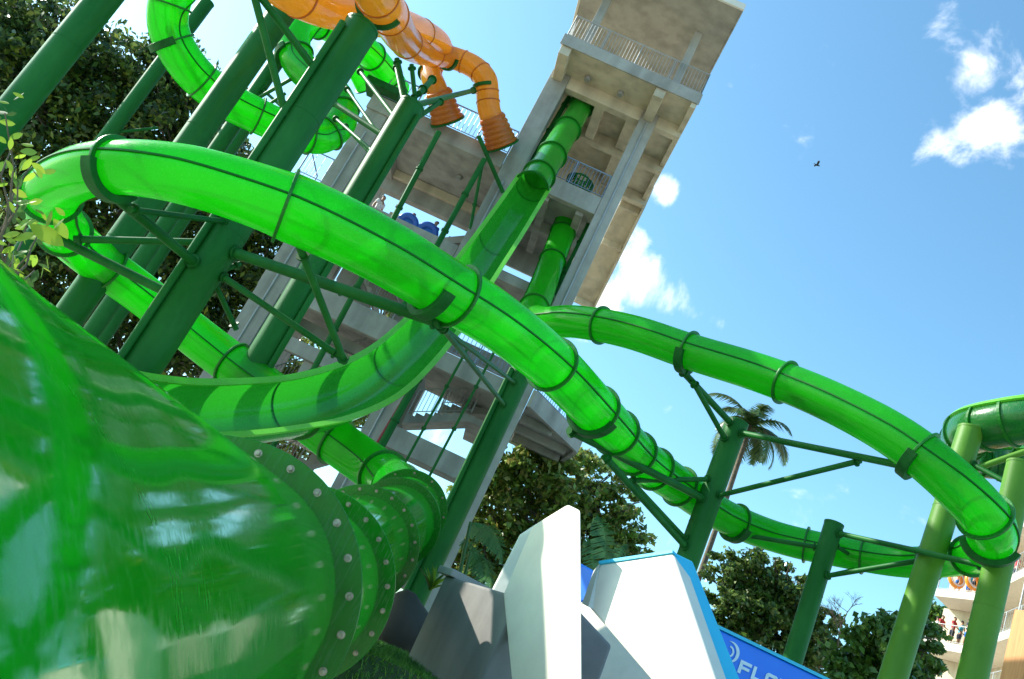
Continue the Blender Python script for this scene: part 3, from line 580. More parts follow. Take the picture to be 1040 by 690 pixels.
# ------------------------------------------------------------------ surf-ride walls
def poly_pts(pts): return [at(*q) for q in pts]
def planar(px, ref):
    """pixel outline laid on the plane through three reference points"""
    a, b, c = [at(*r) for r in ref]; nrm = (b - a).cross(c - a).normalized(); out = []
    for (x, y) in px:
        d = at(x, y, 1) - CAM; out.append(CAM + d * ((a - CAM).dot(nrm) / d.dot(nrm)))
    if nrm.dot(a - CAM) < 0: nrm = -nrm
    return out, nrm
def slab_thing(name, label, cat, px, ref, th, m, bevel=.03, parent=None, down=None):
    P_, nrm = planar(px, ref); mb = MB(); cen = sum(P_, Vector()) / len(P_); mb.prism(P_, (cen - CAM).normalized() * th); o = mb.build(name, m, parent, bevel=bevel)
    if parent is None: recenter(o); tag(o, label, cat)
    return o, P_, nrm
# dark rendered pier
pa = at(452, 584, 10.4); pb = at(514, 602, 9.0); d = (pb - pa); d.z = 0; d.normalize(); bk_ = Vector((-d.y, d.x, 0)); pier = thing('rendered_pier', Vector((pa.x, pa.y, 0)), 'dark grey rendered concrete pier beside the white leaning wall', 'pier')
L = (pb - pa).length; topz = pa.z
mb = MB(); e0 = Vector((pa.x, pa.y, 0)); e1 = e0 + d * (L + .25); mb.hexa([e0, e1, e1 + bk_ * .5, e0 + bk_ * .5, e0 + TZ * topz, e1 + TZ * topz, e1 + bk_ * .5 + TZ * topz, e0 + bk_ * .5 + TZ * topz]); mb.build('wall', CONC_D, pier, bevel=.03)
mb = MB(); c0 = e0 - d * .16 - bk_ * .05 + TZ * topz; mb.hexa([c0, c0 + d * .42, c0 + d * .42 + bk_ * .6, c0 + bk_ * .6, c0 + TZ * .09, c0 + d * .42 + TZ * .09, c0 + d * .42 + bk_ * .6 + TZ * .09, c0 + bk_ * .6 + TZ * .09]); mb.build('coping', CONC, pier, bevel=.01)
o, _, _ = slab_thing('leaning_wall', 'tall white leaning wall with a pointed top, partly in curved shade', 'wall', [(577, 512), (589.5, 518), (591, 700), (600, 800), (500, 800), (521, 700), (511.5, 604), (541, 534)], [(577, 512, 8.6), (512, 604, 8.9), (591, 690, 7.2)], .25, WHITE)
o, _, _ = slab_thing('leaning_wall', 'narrow white folded wall just left of and behind the tall pointed one', 'wall', [(528, 543), (545, 532), (548, 600), (514, 640), (499, 600)], [(528, 543, 9.6), (499, 600, 9.6), (545, 580, 9.3)], .2, WHITE_D)
# white wall with cyan edge
wq = [(609.5, 573), (683, 562), (726, 690), (760, 800), (700, 800), (661, 690), (598, 616)]
ref = [(610, 572, 8.4), (683, 561, 7.6), (661, 690, 6.6)]
fw = thing('surf_ride_wall', at(661, 690, 6.6), 'broad white leaning wall edged in cyan padding', 'wall')
P_, nrm = planar(wq, ref); MB().prism(P_, nrm * .2).build('wall_face', WHITE, fw, bevel=.02)
P_, n2 = planar([(683.6, 560), (704, 570), (752, 690), (795, 800), (761, 800), (726.5, 690)], [(683, 561, 7.6), (704, 570, 7.75), (726, 690, 6.45)]); MB().prism(P_, n2 * .25).build('cyan_side', CYAN, fw, bevel=.02)
P_, _ = planar([(609, 570.8), (684, 559.6), (684, 562.4), (609.5, 573.8)], ref); MB().prism([q - nrm * .015 for q in P_], nrm * .25).build('cyan_top', CYAN, fw)
P_, n3 = planar([(609, 572.5), (597.5, 616.5), (591, 613), (603, 579.5)], [(609, 573, 8.42), (598, 616, 7.9), (597, 585, 9.0)]); MB().prism(P_, n3 * .1).build('return_panel', WHITE_D, fw)
o, _, _ = slab_thing('blue_padded_wall', 'small blue padded wall showing between the two white leaning walls', 'wall', [(580, 567), (604, 580), (596, 612), (582, 612)], [(591, 574, 10.5), (604, 580, 10.3), (591, 609, 10.2)], .3, BLUE)
o, _, _ = slab_thing('ride_deck', 'pale beige sloping deck between the white leaning walls', 'deck', [(585, 606), (599, 616), (664, 690), (715, 800), (560, 800)], [(592, 612, 11.5), (640, 665, 10.4), (591, 700, 10.2)], .15, BEIGE)
o, _, _ = slab_thing('deck_shadow_block', 'dark grey five-sided block standing for the wall shadow on the beige deck', 'painted shadow', [(584, 616), (621, 656), (609, 690), (600, 720), (584, 720)], [(591, 625, 9.6), (621, 656, 9.3), (600, 690, 9.1)], .2, SHADOW_GREY)  # shadow of the tall white wall, built as a dark block
# blue box with lettering
q0 = at(742, 645, 10.0); q1 = at(838, 689, 10.0); d = (q1 - q0); d.z = 0; d.normalize(); bn = Vector((-d.y, d.x, 0)); zt = q0.z
bb = thing('blue_ride_fascia', Vector((q0.x, q0.y, 0)), 'bright blue padded panel with pale lettering and a swirl emblem', 'sign')
e0 = Vector((q0.x, q0.y, 0)) - d * .28; e1 = e0 + d * 5.6
MB().hexa([e0, e1, e1 + bn * .4, e0 + bn * .4, e0 + TZ * zt, e1 + TZ * zt, e1 + bn * .4 + TZ * zt, e0 + bn * .4 + TZ * zt]).build('panel', BLUE, bb, bevel=.02)
e0c = e0 - bn * .03 + TZ * (zt + .003); MB().hexa([e0c, e0c + d * 5.6, e0c + d * 5.6 + bn * .46, e0c + bn * .46, e0c + TZ * .035, e0c + d * 5.6 + TZ * .035, e0c + d * 5.6 + bn * .46 + TZ * .035, e0c + bn * .46 + TZ * .035]).build('trim', CYAN, bb)
def onpanel(x, y):
    r_ = at(x, y, 1) - CAM; o0 = q0 - bn * .004; return CAM + r_ * ((o0 - CAM).dot(bn) / r_.dot(bn))
PO = Vector((q0.x, q0.y, zt)) - bn * .004
def pc(s_, t_): return PO + d * s_ - TZ * t_        # s along, t down from the top edge
def strokes(lst, name, dep=.02):
    mb = MB()
    for poly in lst: mb.prism([pc(FS + q[0] * KL, FT + q[1] * KL) for q in poly], -bn * dep * .5)
    return mb.build(name, LETTER, bb)
KL = .44
fo = onpanel(752.5, 670); s0 = 0; t0 = 0; FS, FT = (fo - PO).dot(d), -(fo - PO).z
hh, ww, sw = .34, .33, .085
def rect(s0_, t0_, s1_, t1_): return [(s0_, t0_), (s1_, t0_), (s1_, t1_), (s0_, t1_)]
strokes([rect(s0, t0, s0 + ww, t0 + sw), rect(s0, t0 + sw + .003, s0 + sw, t0 + hh), rect(s0 + sw + .003, t0 + .14, s0 + ww * .9, t0 + .14 + sw * .9)], 'letter_f')
s1 = s0 + ww + .06
strokes([rect(s1, t0, s1 + sw, t0 + hh), rect(s1 + sw + .003, t0 + hh - sw, s1 + ww * .95, t0 + hh)], 'letter_l')
s2 = s1 + ww + .04
strokes([rect(s2, t0 + .05, s2 + sw, t0 + hh - .05), rect(s2 + .34 - sw, t0 + .05, s2 + .34, t0 + hh - .05), [(s2 + .05, t0), (s2 + .29, t0), (s2 + .34, t0 + .047), (s2 + .34 - sw, t0 + sw), (s2 + sw, t0 + sw), (s2, t0 + .047)], [(s2, t0 + hh - .047), (s2 + sw, t0 + hh - sw), (s2 + .34 - sw, t0 + hh - sw), (s2 + .34, t0 + hh - .047), (s2 + .29, t0 + hh), (s2 + .05, t0 + hh)]], 'letter_o')
s3 = s2 + .39
strokes([[(s3, t0), (s3 + sw, t0), (s3 + sw + .05, t0 + hh), (s3 + .06, t0 + hh)], [(s3 + .15, t0 + .08), (s3 + .23, t0 + .08), (s3 + .14, t0 + hh + .0), (s3 + .137, t0 + .24)], [(s3 + .235, t0 + .08), (s3 + .30, t0 + hh), (s3 + .235, t0 + hh)], [(s3 + .37, t0), (s3 + .45, t0), (s3 + .38, t0 + hh), (s3 + .303, t0 + hh)]], 'letter_w')
_e = onpanel(741, 662); sc_, tc_ = ((_e - PO).dot(d) - FS) / KL, (-(_e - PO).z - FT) / KL
arc = []
for k in range(25):
    a = -2.0 + 3.6 * k / 24; ro = .27; arc.append((sc_ + ro * math.cos(a), tc_ + ro * math.sin(a)))
arc2 = []
for k in range(25):
    a = -2.0 + 3.6 * k / 24; ri = .27 - .085 * math.sin(PI * k / 24); arc2.append((sc_ + ri * math.cos(a) - .002, tc_ + ri * math.sin(a)))
strokes([[arc[k], arc[k + 1], arc2[k + 1], arc2[k]] for k in range(0, 24)] + [[(sc_ + (.15 + .0) * math.cos(a_) - .03, tc_ + .15 * math.sin(a_)), (sc_ + .15 * math.cos(a_ + .2) - .03, tc_ + .15 * math.sin(a_ + .2)), (sc_ + .10 * math.cos(a_ + .2) - .03, tc_ + .11 * math.sin(a_ + .2)), (sc_ + .10 * math.cos(a_) - .03, tc_ + .11 * math.sin(a_))] for a_ in [-1.6 + .2 * k for k in range(14)]], 'swirl_emblem')
# ------------------------------------------------------------------ vegetation
def leaf_cloud(centres, n, size, up=.3, aspect=.5, spread=.8, seed=1):
    r = np.random.default_rng(seed); cs = np.array([[*c[0], c[1]] for c in centres]); w = cs[:, 3] ** 2; w /= w.sum()
    # clumps sit on and inside each lobe, leaves sit round the clumps
    nc = max(20, n // 45); idx = r.choice(len(cs), nc, p=w); dirs = r.normal(size=(nc, 3)); dirs /= np.linalg.norm(dirs, axis=1)[:, None]
    rad = cs[idx, 3] * (r.random(nc) ** .45) * r.uniform(.8, 1.12, nc); clump = cs[idx, :3] + dirs * rad[:, None] * np.array([1, 1, .85]); csz = r.uniform(.25, 1., nc) * spread
    ci = r.integers(0, nc, n); off = r.normal(size=(n, 3)); off /= np.linalg.norm(off, axis=1)[:, None]; p = clump[ci] + off * (csz[ci] * r.random(n) ** .5)[:, None] * np.array([1, 1, .6])
    nrm = off * .7 + r.normal(size=(n, 3)) * .6 + np.array([0, 0, up]); nrm /= np.linalg.norm(nrm, axis=1)[:, None]
    a = r.normal(size=(n, 3)); u = np.cross(nrm, a); u /= np.linalg.norm(u, axis=1)[:, None]; v = np.cross(nrm, u); s = size * r.uniform(.6, 1.3, n)[:, None]
    P = np.stack([p - u * s, p + v * s * aspect + nrm * s * .12, p + u * s, p - v * s * aspect + nrm * s * .12], 1).reshape(-1, 3); return P
def np_mesh(name, P, m, parent=None):
    off = np.array(base_of(parent)) if parent is not None else np.zeros(3); n = len(P); me = bpy.data.meshes.new(name); me.vertices.add(n); me.vertices.foreach_set('co', (P - off).ravel())
    k = n // 4; me.loops.add(n); me.loops.foreach_set('vertex_index', np.arange(n, dtype=np.int32)); me.polygons.add(k); me.polygons.foreach_set('loop_start', np.arange(0, n, 4, dtype=np.int32)); me.update(calc_edges=True); me.materials.append(m)
    o = bpy.data.objects.new(name, me); COL.objects.link(o)
    if parent is not None: o.parent = parent
    return o
def limb(mb, a, b, r0, r1, seed, k=5):
    rr = random.Random(seed); prev = a; pr = r0
    for i in range(1, k + 1):
        t = i / k; c = a.lerp(b, t) + Vector((rr.gauss(0, 1), rr.gauss(0, 1), rr.gauss(0, .5))) * (b - a).length * .035 * (1 if i < k else 0); r = r0 + (r1 - r0) * t; mb.tube(prev, c, pr, r, n=8, cap=False); prev = c; pr = r
def tree(label, lobes, n, size, m, base, trunk_r=.3, name='broadleaf_tree', seed=1, spread=.8, aspect=.5, group=None):
    cs = [(at(*q[:3]), q[3]) for q in lobes]; root = thing(name, Vector((base.x, base.y, 0)), label, 'tree', group)
    cz = min(c[0].z - c[1] for c in cs); mid = Vector((base.x, base.y, max(1.5, cz + .5))); mb = MB(); limb(mb, Vector((base.x, base.y, -.05)), mid, trunk_r, trunk_r * .75, seed)
    for j, (c, r) in enumerate(cs):
        limb(mb, mid - Vector((0, 0, .15)), Vector(c), trunk_r * .45, .05, seed * 31 + j)
        rr = random.Random(seed * 7 + j)
        for q in range(7):
            d_ = Vector((rr.gauss(0, 1), rr.gauss(0, 1), rr.gauss(0, .8))).normalized() * r * .85; limb(mb, Vector(c).lerp(mid, .2 * rr.random()), Vector(c) + d_, .06, .015, seed * 91 + j * 9 + q, 3)
    mb.build('trunk', BARK, root, fix=False); np_mesh('crown', leaf_cloud([(tuple(c), r) for c, r in cs], n, size, seed=seed, spread=spread, aspect=aspect), m, root)
    return root
def gp(x, y, z): p_ = at(x, y, z); return Vector((p_.x, p_.y, 0))
tree('huge dark spreading tree filling the upper left behind the green posts', [(20, 25, 34, 2.6), (40, 70, 33, 2.9), (85, 60, 34, 2.3), (120, 95, 34, 3.0), (165, 75, 35, 2.2), (190, 120, 34, 2.6), (60, 150, 33, 3.2), (135, 170, 34, 3.0), (15, 190, 33, 2.8), (215, 165, 36, 2.2), (-20, 60, 33, 3)], 46000, .15, LEAF_D, gp(100, 300, 34), .55, seed=3, spread=1.0)
tree('dark shaded tree behind the lower part of the left posts', [(30, 260, 34, 2.8), (100, 260, 35, 3.2), (180, 240, 36, 3.2), (225, 280, 37, 2.8), (170, 320, 36, 3.2), (90, 330, 35, 3.2), (210, 350, 37, 2.6), (240, 220, 38, 2.2), (270, 265, 38, 1.9)], 50000, .15, LEAF_D, gp(150, 420, 36), .45, seed=5, spread=1.0)
tree('leafy tree with rusty tints seen behind the left foot of the tower', [(245, 350, 40, 1.8), (285, 372, 41, 2.2), (330, 370, 42, 2.2), (300, 420, 41, 2.6), (360, 420, 42, 2.4), (255, 420, 40, 2.4), (400, 300, 44, 1.2), (395, 270, 44, 1.3)], 16000, .17, LEAF_M, gp(300, 500, 41), .3, seed=8)
tree('broad-leaved tree with yellow and rusty leaves behind the tall white wall', [(520, 478, 34, 1.9), (560, 480, 34, 1.8), (595, 490, 35, 1.6), (625, 520, 35, 1.5), (545, 515, 34, 2.2), (590, 540, 35, 2.2), (500, 520, 34, 2.0), (490, 565, 34, 2.2), (540, 570, 34, 2.2), (630, 555, 35, 1.4), (600, 580, 35, 2.), (470, 590, 34, 2)], 34000, .15, LEAF_M, gp(560, 680, 34.5), .35, seed=11, spread=.6)
tree('rounded dark tree behind the short capped post', [(745, 590, 36, 1.5), (765, 585, 36, 1.4), (790, 590, 36, 1.4), (800, 610, 36, 1.6), (745, 620, 36, 1.8), (775, 625, 36, 2.0), (815, 640, 36, 1.7), (740, 655, 36, 2), (790, 660, 36, 2.2), (840, 665, 36, 1.6)], 26000, .14, LEAF_R, gp(775, 760, 36), .3, seed=13, spread=.5)
tree('green large-leaved bush beneath the balconies at the right', [(900, 650, 25, .9), (885, 670, 25, 1.1), (925, 640, 26, .9), (922, 675, 26, 1.0), (860, 690, 25, 1.0), (905, 700, 25, 1.4), (930, 700, 26, .8)], 9000, .14, LEAF_B, gp(915, 800, 25.5), .12, name='leafy_bush', seed=17, spread=.45, aspect=.6)
tree('green tree showing behind the balcony ends at the right', [(950, 622, 62, 1.3), (968, 628, 62, 1.3), (945, 680, 62, 2), (970, 685, 62, 2), (935, 650, 62, 1.6)], 7000, .24, LEAF_B, gp(960, 760, 62), .3, seed=23, spread=.8)
# bare twigs
def bare(label, x, y, z, x2, y2, seed):
    a = at(x, y, z); b = at(x2, y2, z); root = thing('bare_tree', Vector((a.x, a.y, 0)), label, 'tree'); mb = MB(); rr = random.Random(seed)
    def grow(p_, d_, L_, r_, lv):
        q = p_ + d_ * L_; mb.tube(p_, q, r_, r_ * .7, n=5, cap=False)
        if lv:
            for _ in range(3): nd = (d_ + Vector((rr.gauss(0, .45), rr.gauss(0, .45), rr.gauss(0, .3)))).normalized(); grow(p_ + d_ * L_ * rr.uniform(.5, 1), nd, L_ * rr.uniform(.55, .8), r_ * .6, lv - 1)
    dd = (b - a); grow(Vector((a.x, a.y, 0)), Vector((0, 0, 1)), a.z, .07, 0); grow(a, dd.normalized(), dd.length * .42, .04, 5)
    mb.build('trunk', BARK, root, fix=False)
bare('thin bare twiggy tree rising beside the rounded dark tree', 850, 660, 34, 862, 590, 4); bare('thin bare twigs standing above the rounded dark tree', 760, 590, 38, 786, 535, 9)
# palm
pc_ = at(762, 432, 42); palm = thing('coconut_palm', Vector((pc_.x, pc_.y, 0)), 'coconut palm with drooping fronds against the sky', 'palm tree')
mb = MB(); prev = Vector((pc_.x, pc_.y, 0)); r0 = .17
for k in range(1, 25):
    t = k / 24; c = Vector((pc_.x + .25 * math.sin(t * 2.2) - .2 * t, pc_.y, pc_.z * t)); mb.tube(prev, c, r0, r0 * .985, n=12, cap=False); prev = c; r0 *= .985
mb.build('trunk', BARK, palm)
rr = random.Random(5)
for k in range(20):
    a = 2 * PI * k / 20 + rr.uniform(-.15, .15); el = rr.choice((1.0, .6, .35, .1, -.2)); L = rr.uniform(2.0, 3.1); mb = MB(); d_ = Vector((math.cos(a), math.sin(a), 0)); p_ = Vector(prev); ang = el; pts = [p_]
    for i in range(12): p_ = p_ + (d_ * math.cos(ang) + TZ * math.sin(ang)) * (L / 12); ang -= .09 + .012 * i; pts.append(p_)
    for i in range(12): mb.tube(pts[i], pts[i + 1], .035 * (1 - i / 13), .035 * (1 - (i + 1) / 13), n=5, cap=False)
    sd = Vector((-d_.y, d_.x, 0))
    for i in range(2, 48):
        t = i / 48 * 12; j = min(11, int(t)); c = pts[j].lerp(pts[j + 1], t - j); tg = (pts[j + 1] - pts[j]).normalized(); ll = .75 * math.sin(PI * (.12 + .85 * i / 48)) ** .7
        for sg in (-1, 1):
            e_ = c + (sd * sg * .75 + tg * .5 - TZ * (.2 + rr.random() * .3)) * ll; wv = tg * .05; mb.add([c - wv, c + wv, e_], [(0, 1, 2)])
    mb.build('frond', PALM, palm, fix=False)
# banana plants
def banana(label, spots, z, base):
    root = thing('banana_plant', base, label, 'plant'); st = MB()
    for j, (x0, y0, x1, y1, w) in enumerate(spots):
        a = at(x0, y0, z); b = at(x1, y1, z + .4); mb = MB(); n_ = 14; L = (b - a).length; t = (b - a).normalized(); sd = t.cross(FW).normalized(); vs = []
        a_, b_ = a, b
        for i in range(0):
            f = i / n_; c = a.lerp(b, f) + TZ * L * .18 * math.sin(PI * f) ; ww_ = w * math.sin(PI * min(1, .08 + f * .95)) ** 1.1; vs += [c - sd * ww_ + TZ * .04 - FW * .05, c - TZ * .03, c + sd * ww_ + TZ * .04 - FW * .05]
        
        rb = random.Random(j + 5)
        for i in range(2, 34):   # a leaf torn into strips by the wind
            f = i / 35; q0_, q1_ = f, f + .024; dr = rb.uniform(0, .10)
            for sg in (-1, 1):
                pts_ = []
                for q_ in (q0_, q1_):
                    c = a_.lerp(b_, q_) + TZ * L * .18 * math.sin(PI * q_); ww_ = w * 1.5 * math.sin(PI * min(1, .08 + q_ * .95)) ** .7; pts_.append((c, c + sd * sg * ww_ + t * w * .5 - TZ * (w * .5 + dr) - FW * .04))
                mb.add([pts_[0][0], pts_[1][0], pts_[1][1], pts_[0][1]], [(0, 1, 2, 3)])
        mb.build('leaf', BANANA, root, fix=False); st.tube(Vector((base.x, base.y, 0)), a, .07, .03, n=8, cap=False)
    st.build('stem', BANANA, root, fix=False)
banana('banana plant with a broad ribbed leaf behind the dark pier', [(478, 530, 512, 565, .14), (478, 560, 500, 596, .13), (492, 590, 470, 548, .12)], 16, gp(480, 640, 16))
banana('dark banana plant standing behind the blue padded wall', [(614, 590, 606, 522, .14), (615, 590, 636, 552, .12), (602, 590, 596, 545, .1)], 15, gp(612, 640, 15))
# near leafy branches on the left
def near_shrub():
    root = thing('leafy_shrub', at(-20, 330, 5.2) - TZ * at(-20, 330, 5.2).z, 'sunlit climbing plant with large leaves at the left edge beside the tunnel slide', 'plant'); st = MB(); rr = random.Random(12)
    ends = [(12, 150), (30, 170), (8, 200), (18, 185), (42, 232), (28, 225), (10, 245), (30, 258), (5, 115), (-5, 160), (5, 262), (35, 275)]
    b0 = Vector(root.location)
    for (x, y) in ends:
        e_ = at(x, y, 5.2 + rr.uniform(-.3, .5)); limb(st, at(-15 + rr.uniform(-8, 8), 330, 5.2), e_, .012, .004, int(x * 7 + y), 5)
    limb(st, b0, at(-15, 330, 5.2), .04, .025, 5); st.build('stem', BARK, root, fix=False)
    leaves = []
    for (x, y) in ends:
        for k in range(9): leaves.append((x + rr.gauss(0, 11), y + rr.gauss(0, 13), rr.uniform(.03, .055)))
    big = [(48, 238, .15, -.5), (25, 240, .09, .3), (62, 232, .09, -.9), (12, 238, .07, .2), (50, 222, .07, 1.2)]
    mb = MB()
    def leaf(c, L, ang, tilt):
        t = (CR * math.cos(ang) + CU * math.sin(ang)); s_ = (CU * math.cos(ang) - CR * math.sin(ang)) * math.cos(tilt) + FW * math.sin(tilt); vs = []; k_ = 6
        for i in range(k_ + 1):
            f = i / k_; w_ = L * .42 * math.sin(PI * f) ** .8 + .0005; cc = c + t * L * (f * 2 - 1) - TZ * .12 * L * (f * f); vs += [cc - s_ * w_ + FW * .15 * w_, cc, cc + s_ * w_ + FW * .15 * w_]
        mb.add(vs, [(3 * i + q, 3 * i + q + 1, 3 * i + q + 4, 3 * i + q + 3) for i in range(k_) for q in (0, 1)], True)
    for (x, y, L) in leaves: leaf(at(x, y, 5.2 + rr.uniform(-.5, .6)), L, rr.uniform(0, 2 * PI), rr.uniform(-1.2, 1.2))
    for (x, y, L, a) in big: leaf(at(x, y, 4.9), L * .8, a, .5)
    mb.build('leaves', LEAF_N, root, fix=False)
near_shrub()
# small plant by the pier
def tuft(label, x, y, z, n_, L, m, seed):
    b0 = at(x, y, z); root = thing('small_plant', b0, label, 'plant'); rr = random.Random(seed); mb = MB()
    for k in range(n_):
        a = rr.uniform(0, 2 * PI); d_ = Vector((math.cos(a), math.sin(a), 0)) * rr.uniform(.2, .8) + TZ; d_.normalize(); l_ = L * rr.uniform(.6, 1.1); s_ = Vector((-math.sin(a), math.cos(a), 0)) * .022; vs = []
        for i in range(6): f = i / 5; c = b0 + d_ * l_ * f + Vector((math.cos(a), math.sin(a), -.6)) * l_ * .35 * f * f; w_ = math.sin(PI * (.15 + .85 * f)) + .02; vs += [c - s_ * w_, c + s_ * w_]
        mb.add(vs, [(2 * i, 2 * i + 1, 2 * i + 3, 2 * i + 2) for i in range(5)], True)
    mb.build('leaves', m, root, fix=False)
tuft('narrow-leaved yellow green plant beside the dark pier', 436, 600, 11.5, 26, .42, LEAF_N, 3)
# dark stones behind the grass
def rock(label, x, y, z, s_, seed):
    import bmesh
    bm = bmesh.new(); bmesh.ops.create_icosphere(bm, subdivisions=3, radius=1); rr = np.random.default_rng(seed); k1 = rr.normal(size=(6, 3)); 
    for v in bm.verts:
        q = np.array(v.co); f = 1 + .12 * sum(math.sin(float(q @ k) * 1.8 + i) for i, k in enumerate(k1)) / 2; v.co = Vector((v.co.x * s_[0] * f, v.co.y * s_[1] * f, v.co.z * s_[2] * f))
    me = bpy.data.meshes.new('boulder'); bm.to_mesh(me); bm.free(); me.materials.append(STONE); me.polygons.foreach_set('use_smooth', [True] * len(me.polygons)); o = bpy.data.objects.new('boulder', me); COL.objects.link(o); o.location = at(x, y, z) - TZ * .3; tag(o, label, 'rock')
rock('low dark boulder between the grass and the rendered pier', 415, 615, 13.5, (.55, .5, .45), 3)
# ------------------------------------------------------------------ people
def skin_mesh(name, V, Eg, Rr, m, parent, sub=1):
    me = bpy.data.meshes.new(name); me.from_pydata([tuple(v) for v in V], Eg, []); o = bpy.data.objects.new(name, me); COL.objects.link(o)
    md = o.modifiers.new('s', 'SKIN'); md.use_smooth_shade = True
    for i, r in enumerate(Rr): me.skin_vertices[0].data[i].radius = (r, r) if not isinstance(r, tuple) else r
    me.skin_vertices[0].data[0].use_root = True; sb = o.modifiers.new('u', 'SUBSURF'); sb.levels = sub; sb.render_levels = sub
    dg = bpy.context.evaluated_depsgraph_get(); dg.update(); nm = bpy.data.meshes.new_from_object(o.evaluated_get(dg)); bpy.data.objects.remove(o); nm.name = name; nm.materials.clear(); nm.materials.append(m)
    for p_ in nm.polygons: p_.use_smooth = True
    o = bpy.data.objects.new(name, nm); COL.objects.link(o); o.parent = parent; return o
_cache = {}
def person(loc, face, label, shirt='blue', shorts='dark', pose='rail', skin=SKIN, scale=1.0, group='visitors on the platforms'):
    root = thing('person', loc, label, 'person', group); root.rotation_euler = (0, 0, face); root.scale = (scale,) * 3
    key = (pose, shirt, shorts, skin.name)
    if key in _cache:
        for ch in _cache[key]: c = ch.copy(); COL.objects.link(c); c.parent = root
        return root
    # joints; x right, -y is forward
    if pose == 'rail': aR = [(.24, -.12, 1.16), (.22, -.36, 1.05), (.2, -.44, 1.04)]; aL = [(-.25, -.1, 1.15), (-.22, -.34, 1.08), (-.2, -.42, 1.08)]
    elif pose == 'hold': aR = [(.25, -.05, 1.14), (.2, -.28, 1.02), (.16, -.36, 1.0)]; aL = [(-.25, -.05, 1.14), (-.2, -.28, 1.02), (-.16, -.36, 1.0)]
    else: aR = [(.25, .03, 1.13), (.28, -.03, .87), (.28, -.06, .78)]; aL = [(-.25, .03, 1.13), (-.28, -.04, .87), (-.28, -.07, .78)]
    if pose == 'lie': pass
    V = [(0, 0, .95), (0, 0, 1.12), (0, 0, 1.32), (0, 0, 1.46), (0, -.01, 1.52), (0, -.03, 1.62), (0, -.02, 1.70),
         (.17, 0, 1.41), *aR, (-.17, 0, 1.41), *aL, (.1, 0, .88), (.11, -.02, .48), (.11, .02, .08), (.11, -.14, .035), (-.1, 0, .88), (-.11, .03, .48), (-.11, .05, .08), (-.11, -.11, .035)]
    Eg = [(0, 1), (1, 2), (2, 3), (3, 4), (4, 5), (5, 6), (3, 7), (7, 8), (8, 9), (9, 10), (3, 11), (11, 12), (12, 13), (13, 14), (0, 15), (15, 16), (16, 17), (17, 18), (0, 19), (19, 20), (20, 21), (21, 22)]
    Rr = [(.14, .11), (.12, .095), (.15, .11), (.09, .07), .052, .095, .07, .06, .042, .034, .03, .06, .042, .034, .03, .085, .055, .038, .035, .085, .055, .038, .035]
    parts = [skin_mesh('body', V, Eg, Rr, skin, root)]
    parts.append(skin_mesh('shirt', [V[1], V[2], V[3], V[7], tuple(np.array(V[7]) * .4 + np.array(aR[0]) * .6), V[11], tuple(np.array(V[11]) * .4 + np.array(aL[0]) * .6), (0, 0, .98)], [(7, 0), (0, 1), (1, 2), (2, 3), (3, 4), (2, 5), (5, 6)], [(.145, .115), (.17, .13), (.11, .09), .08, .06, .08, .06, (.15, .12)], CLOTHS[shirt], root))
    parts.append(skin_mesh('shorts', [(0, 0, .96), (.1, 0, .86), (.112, -.01, .6), (-.1, 0, .86), (-.112, .01, .6)], [(0, 1), (1, 2), (0, 3), (3, 4)], [(.155, .125), .105, .085, .105, .085], CLOTHS[shorts], root))
    parts.append(skin_mesh('hair', [(0, .02, 1.60), (0, .0, 1.69), (0, -.03, 1.73)], [(0, 1), (1, 2)], [.095, .1, .06], HAIR, root))
    _cache[key] = parts; return root
def ring_float(c, R, r, label, m, n1=(0, -1, .2)):
    root = thing('swim_ring', c, label, 'swim ring', 'inflatable rings carried by visitors'); mb = MB(); t = Vector(n1).normalized()
    mb.lathe(Vector(c), t, [(R + r * math.cos(a), r * math.sin(a)) for a in [2 * PI * k / 12 for k in range(12)]], 30, smooth=True); mb.build('ring', m, root); MB().lathe(Vector(c), t, [(R - r * .3, r * .95), (R + r * .3, r * .95), (R + r * .3, r * 1.04), (R - r * .3, r * 1.04)], 30).build('grip_band', CLOTHS['white'], root); return root
person(T(-7.35, 28.1, 16.3), .4, 'person in a blue top standing between the two orange slides on the deck', 'teal', 'blue', 'rail')
person(T(-8.3, 29.9, 12.3), .9, 'person in a white shirt by the wall panel on the shaded floor', 'white', 'dark', 'stand')
person(T(-7.0, 30.2, 12.3), .2, 'person in a red top leftmost of those behind the blue raft', 'red', 'dark', 'hold', SKIN2)
person(T(-6.0, 30.0, 12.3), -.5, 'person in a blue shirt holding the blue raft', 'blue', 'white', 'hold')
person(T(-5.4, 30.8, 12.3), .5, 'person in a white shirt at the right end of the shaded floor', 'white', 'blue', 'stand', SKIN2)
rf = thing('blue_raft', T(-6.5, 29.6, 12.95), 'flat blue two-ring raft held up on the shaded tower floor', 'raft'); mb = MB()
for dx in (-.42, .42): mb.lathe(T(-6.5, 29.6, 13.2) + TU * dx, TV + TZ * .3, [(.33 + .13 * math.cos(a), .13 * math.sin(a)) for a in [2 * PI * k / 10 for k in range(10)]], 26, smooth=True)
mb.build('tubes', RUBBER_B, rf); mb = MB()
for dx in (-.42, .42): mb.lathe(T(-6.5, 29.6, 13.2) + TU * dx, TV + TZ * .3, [(.001, -.01), (.3, -.01), (.3, .02), (.001, .02)], 20)
mb.build('floor', CLOTHS['blue'], rf)
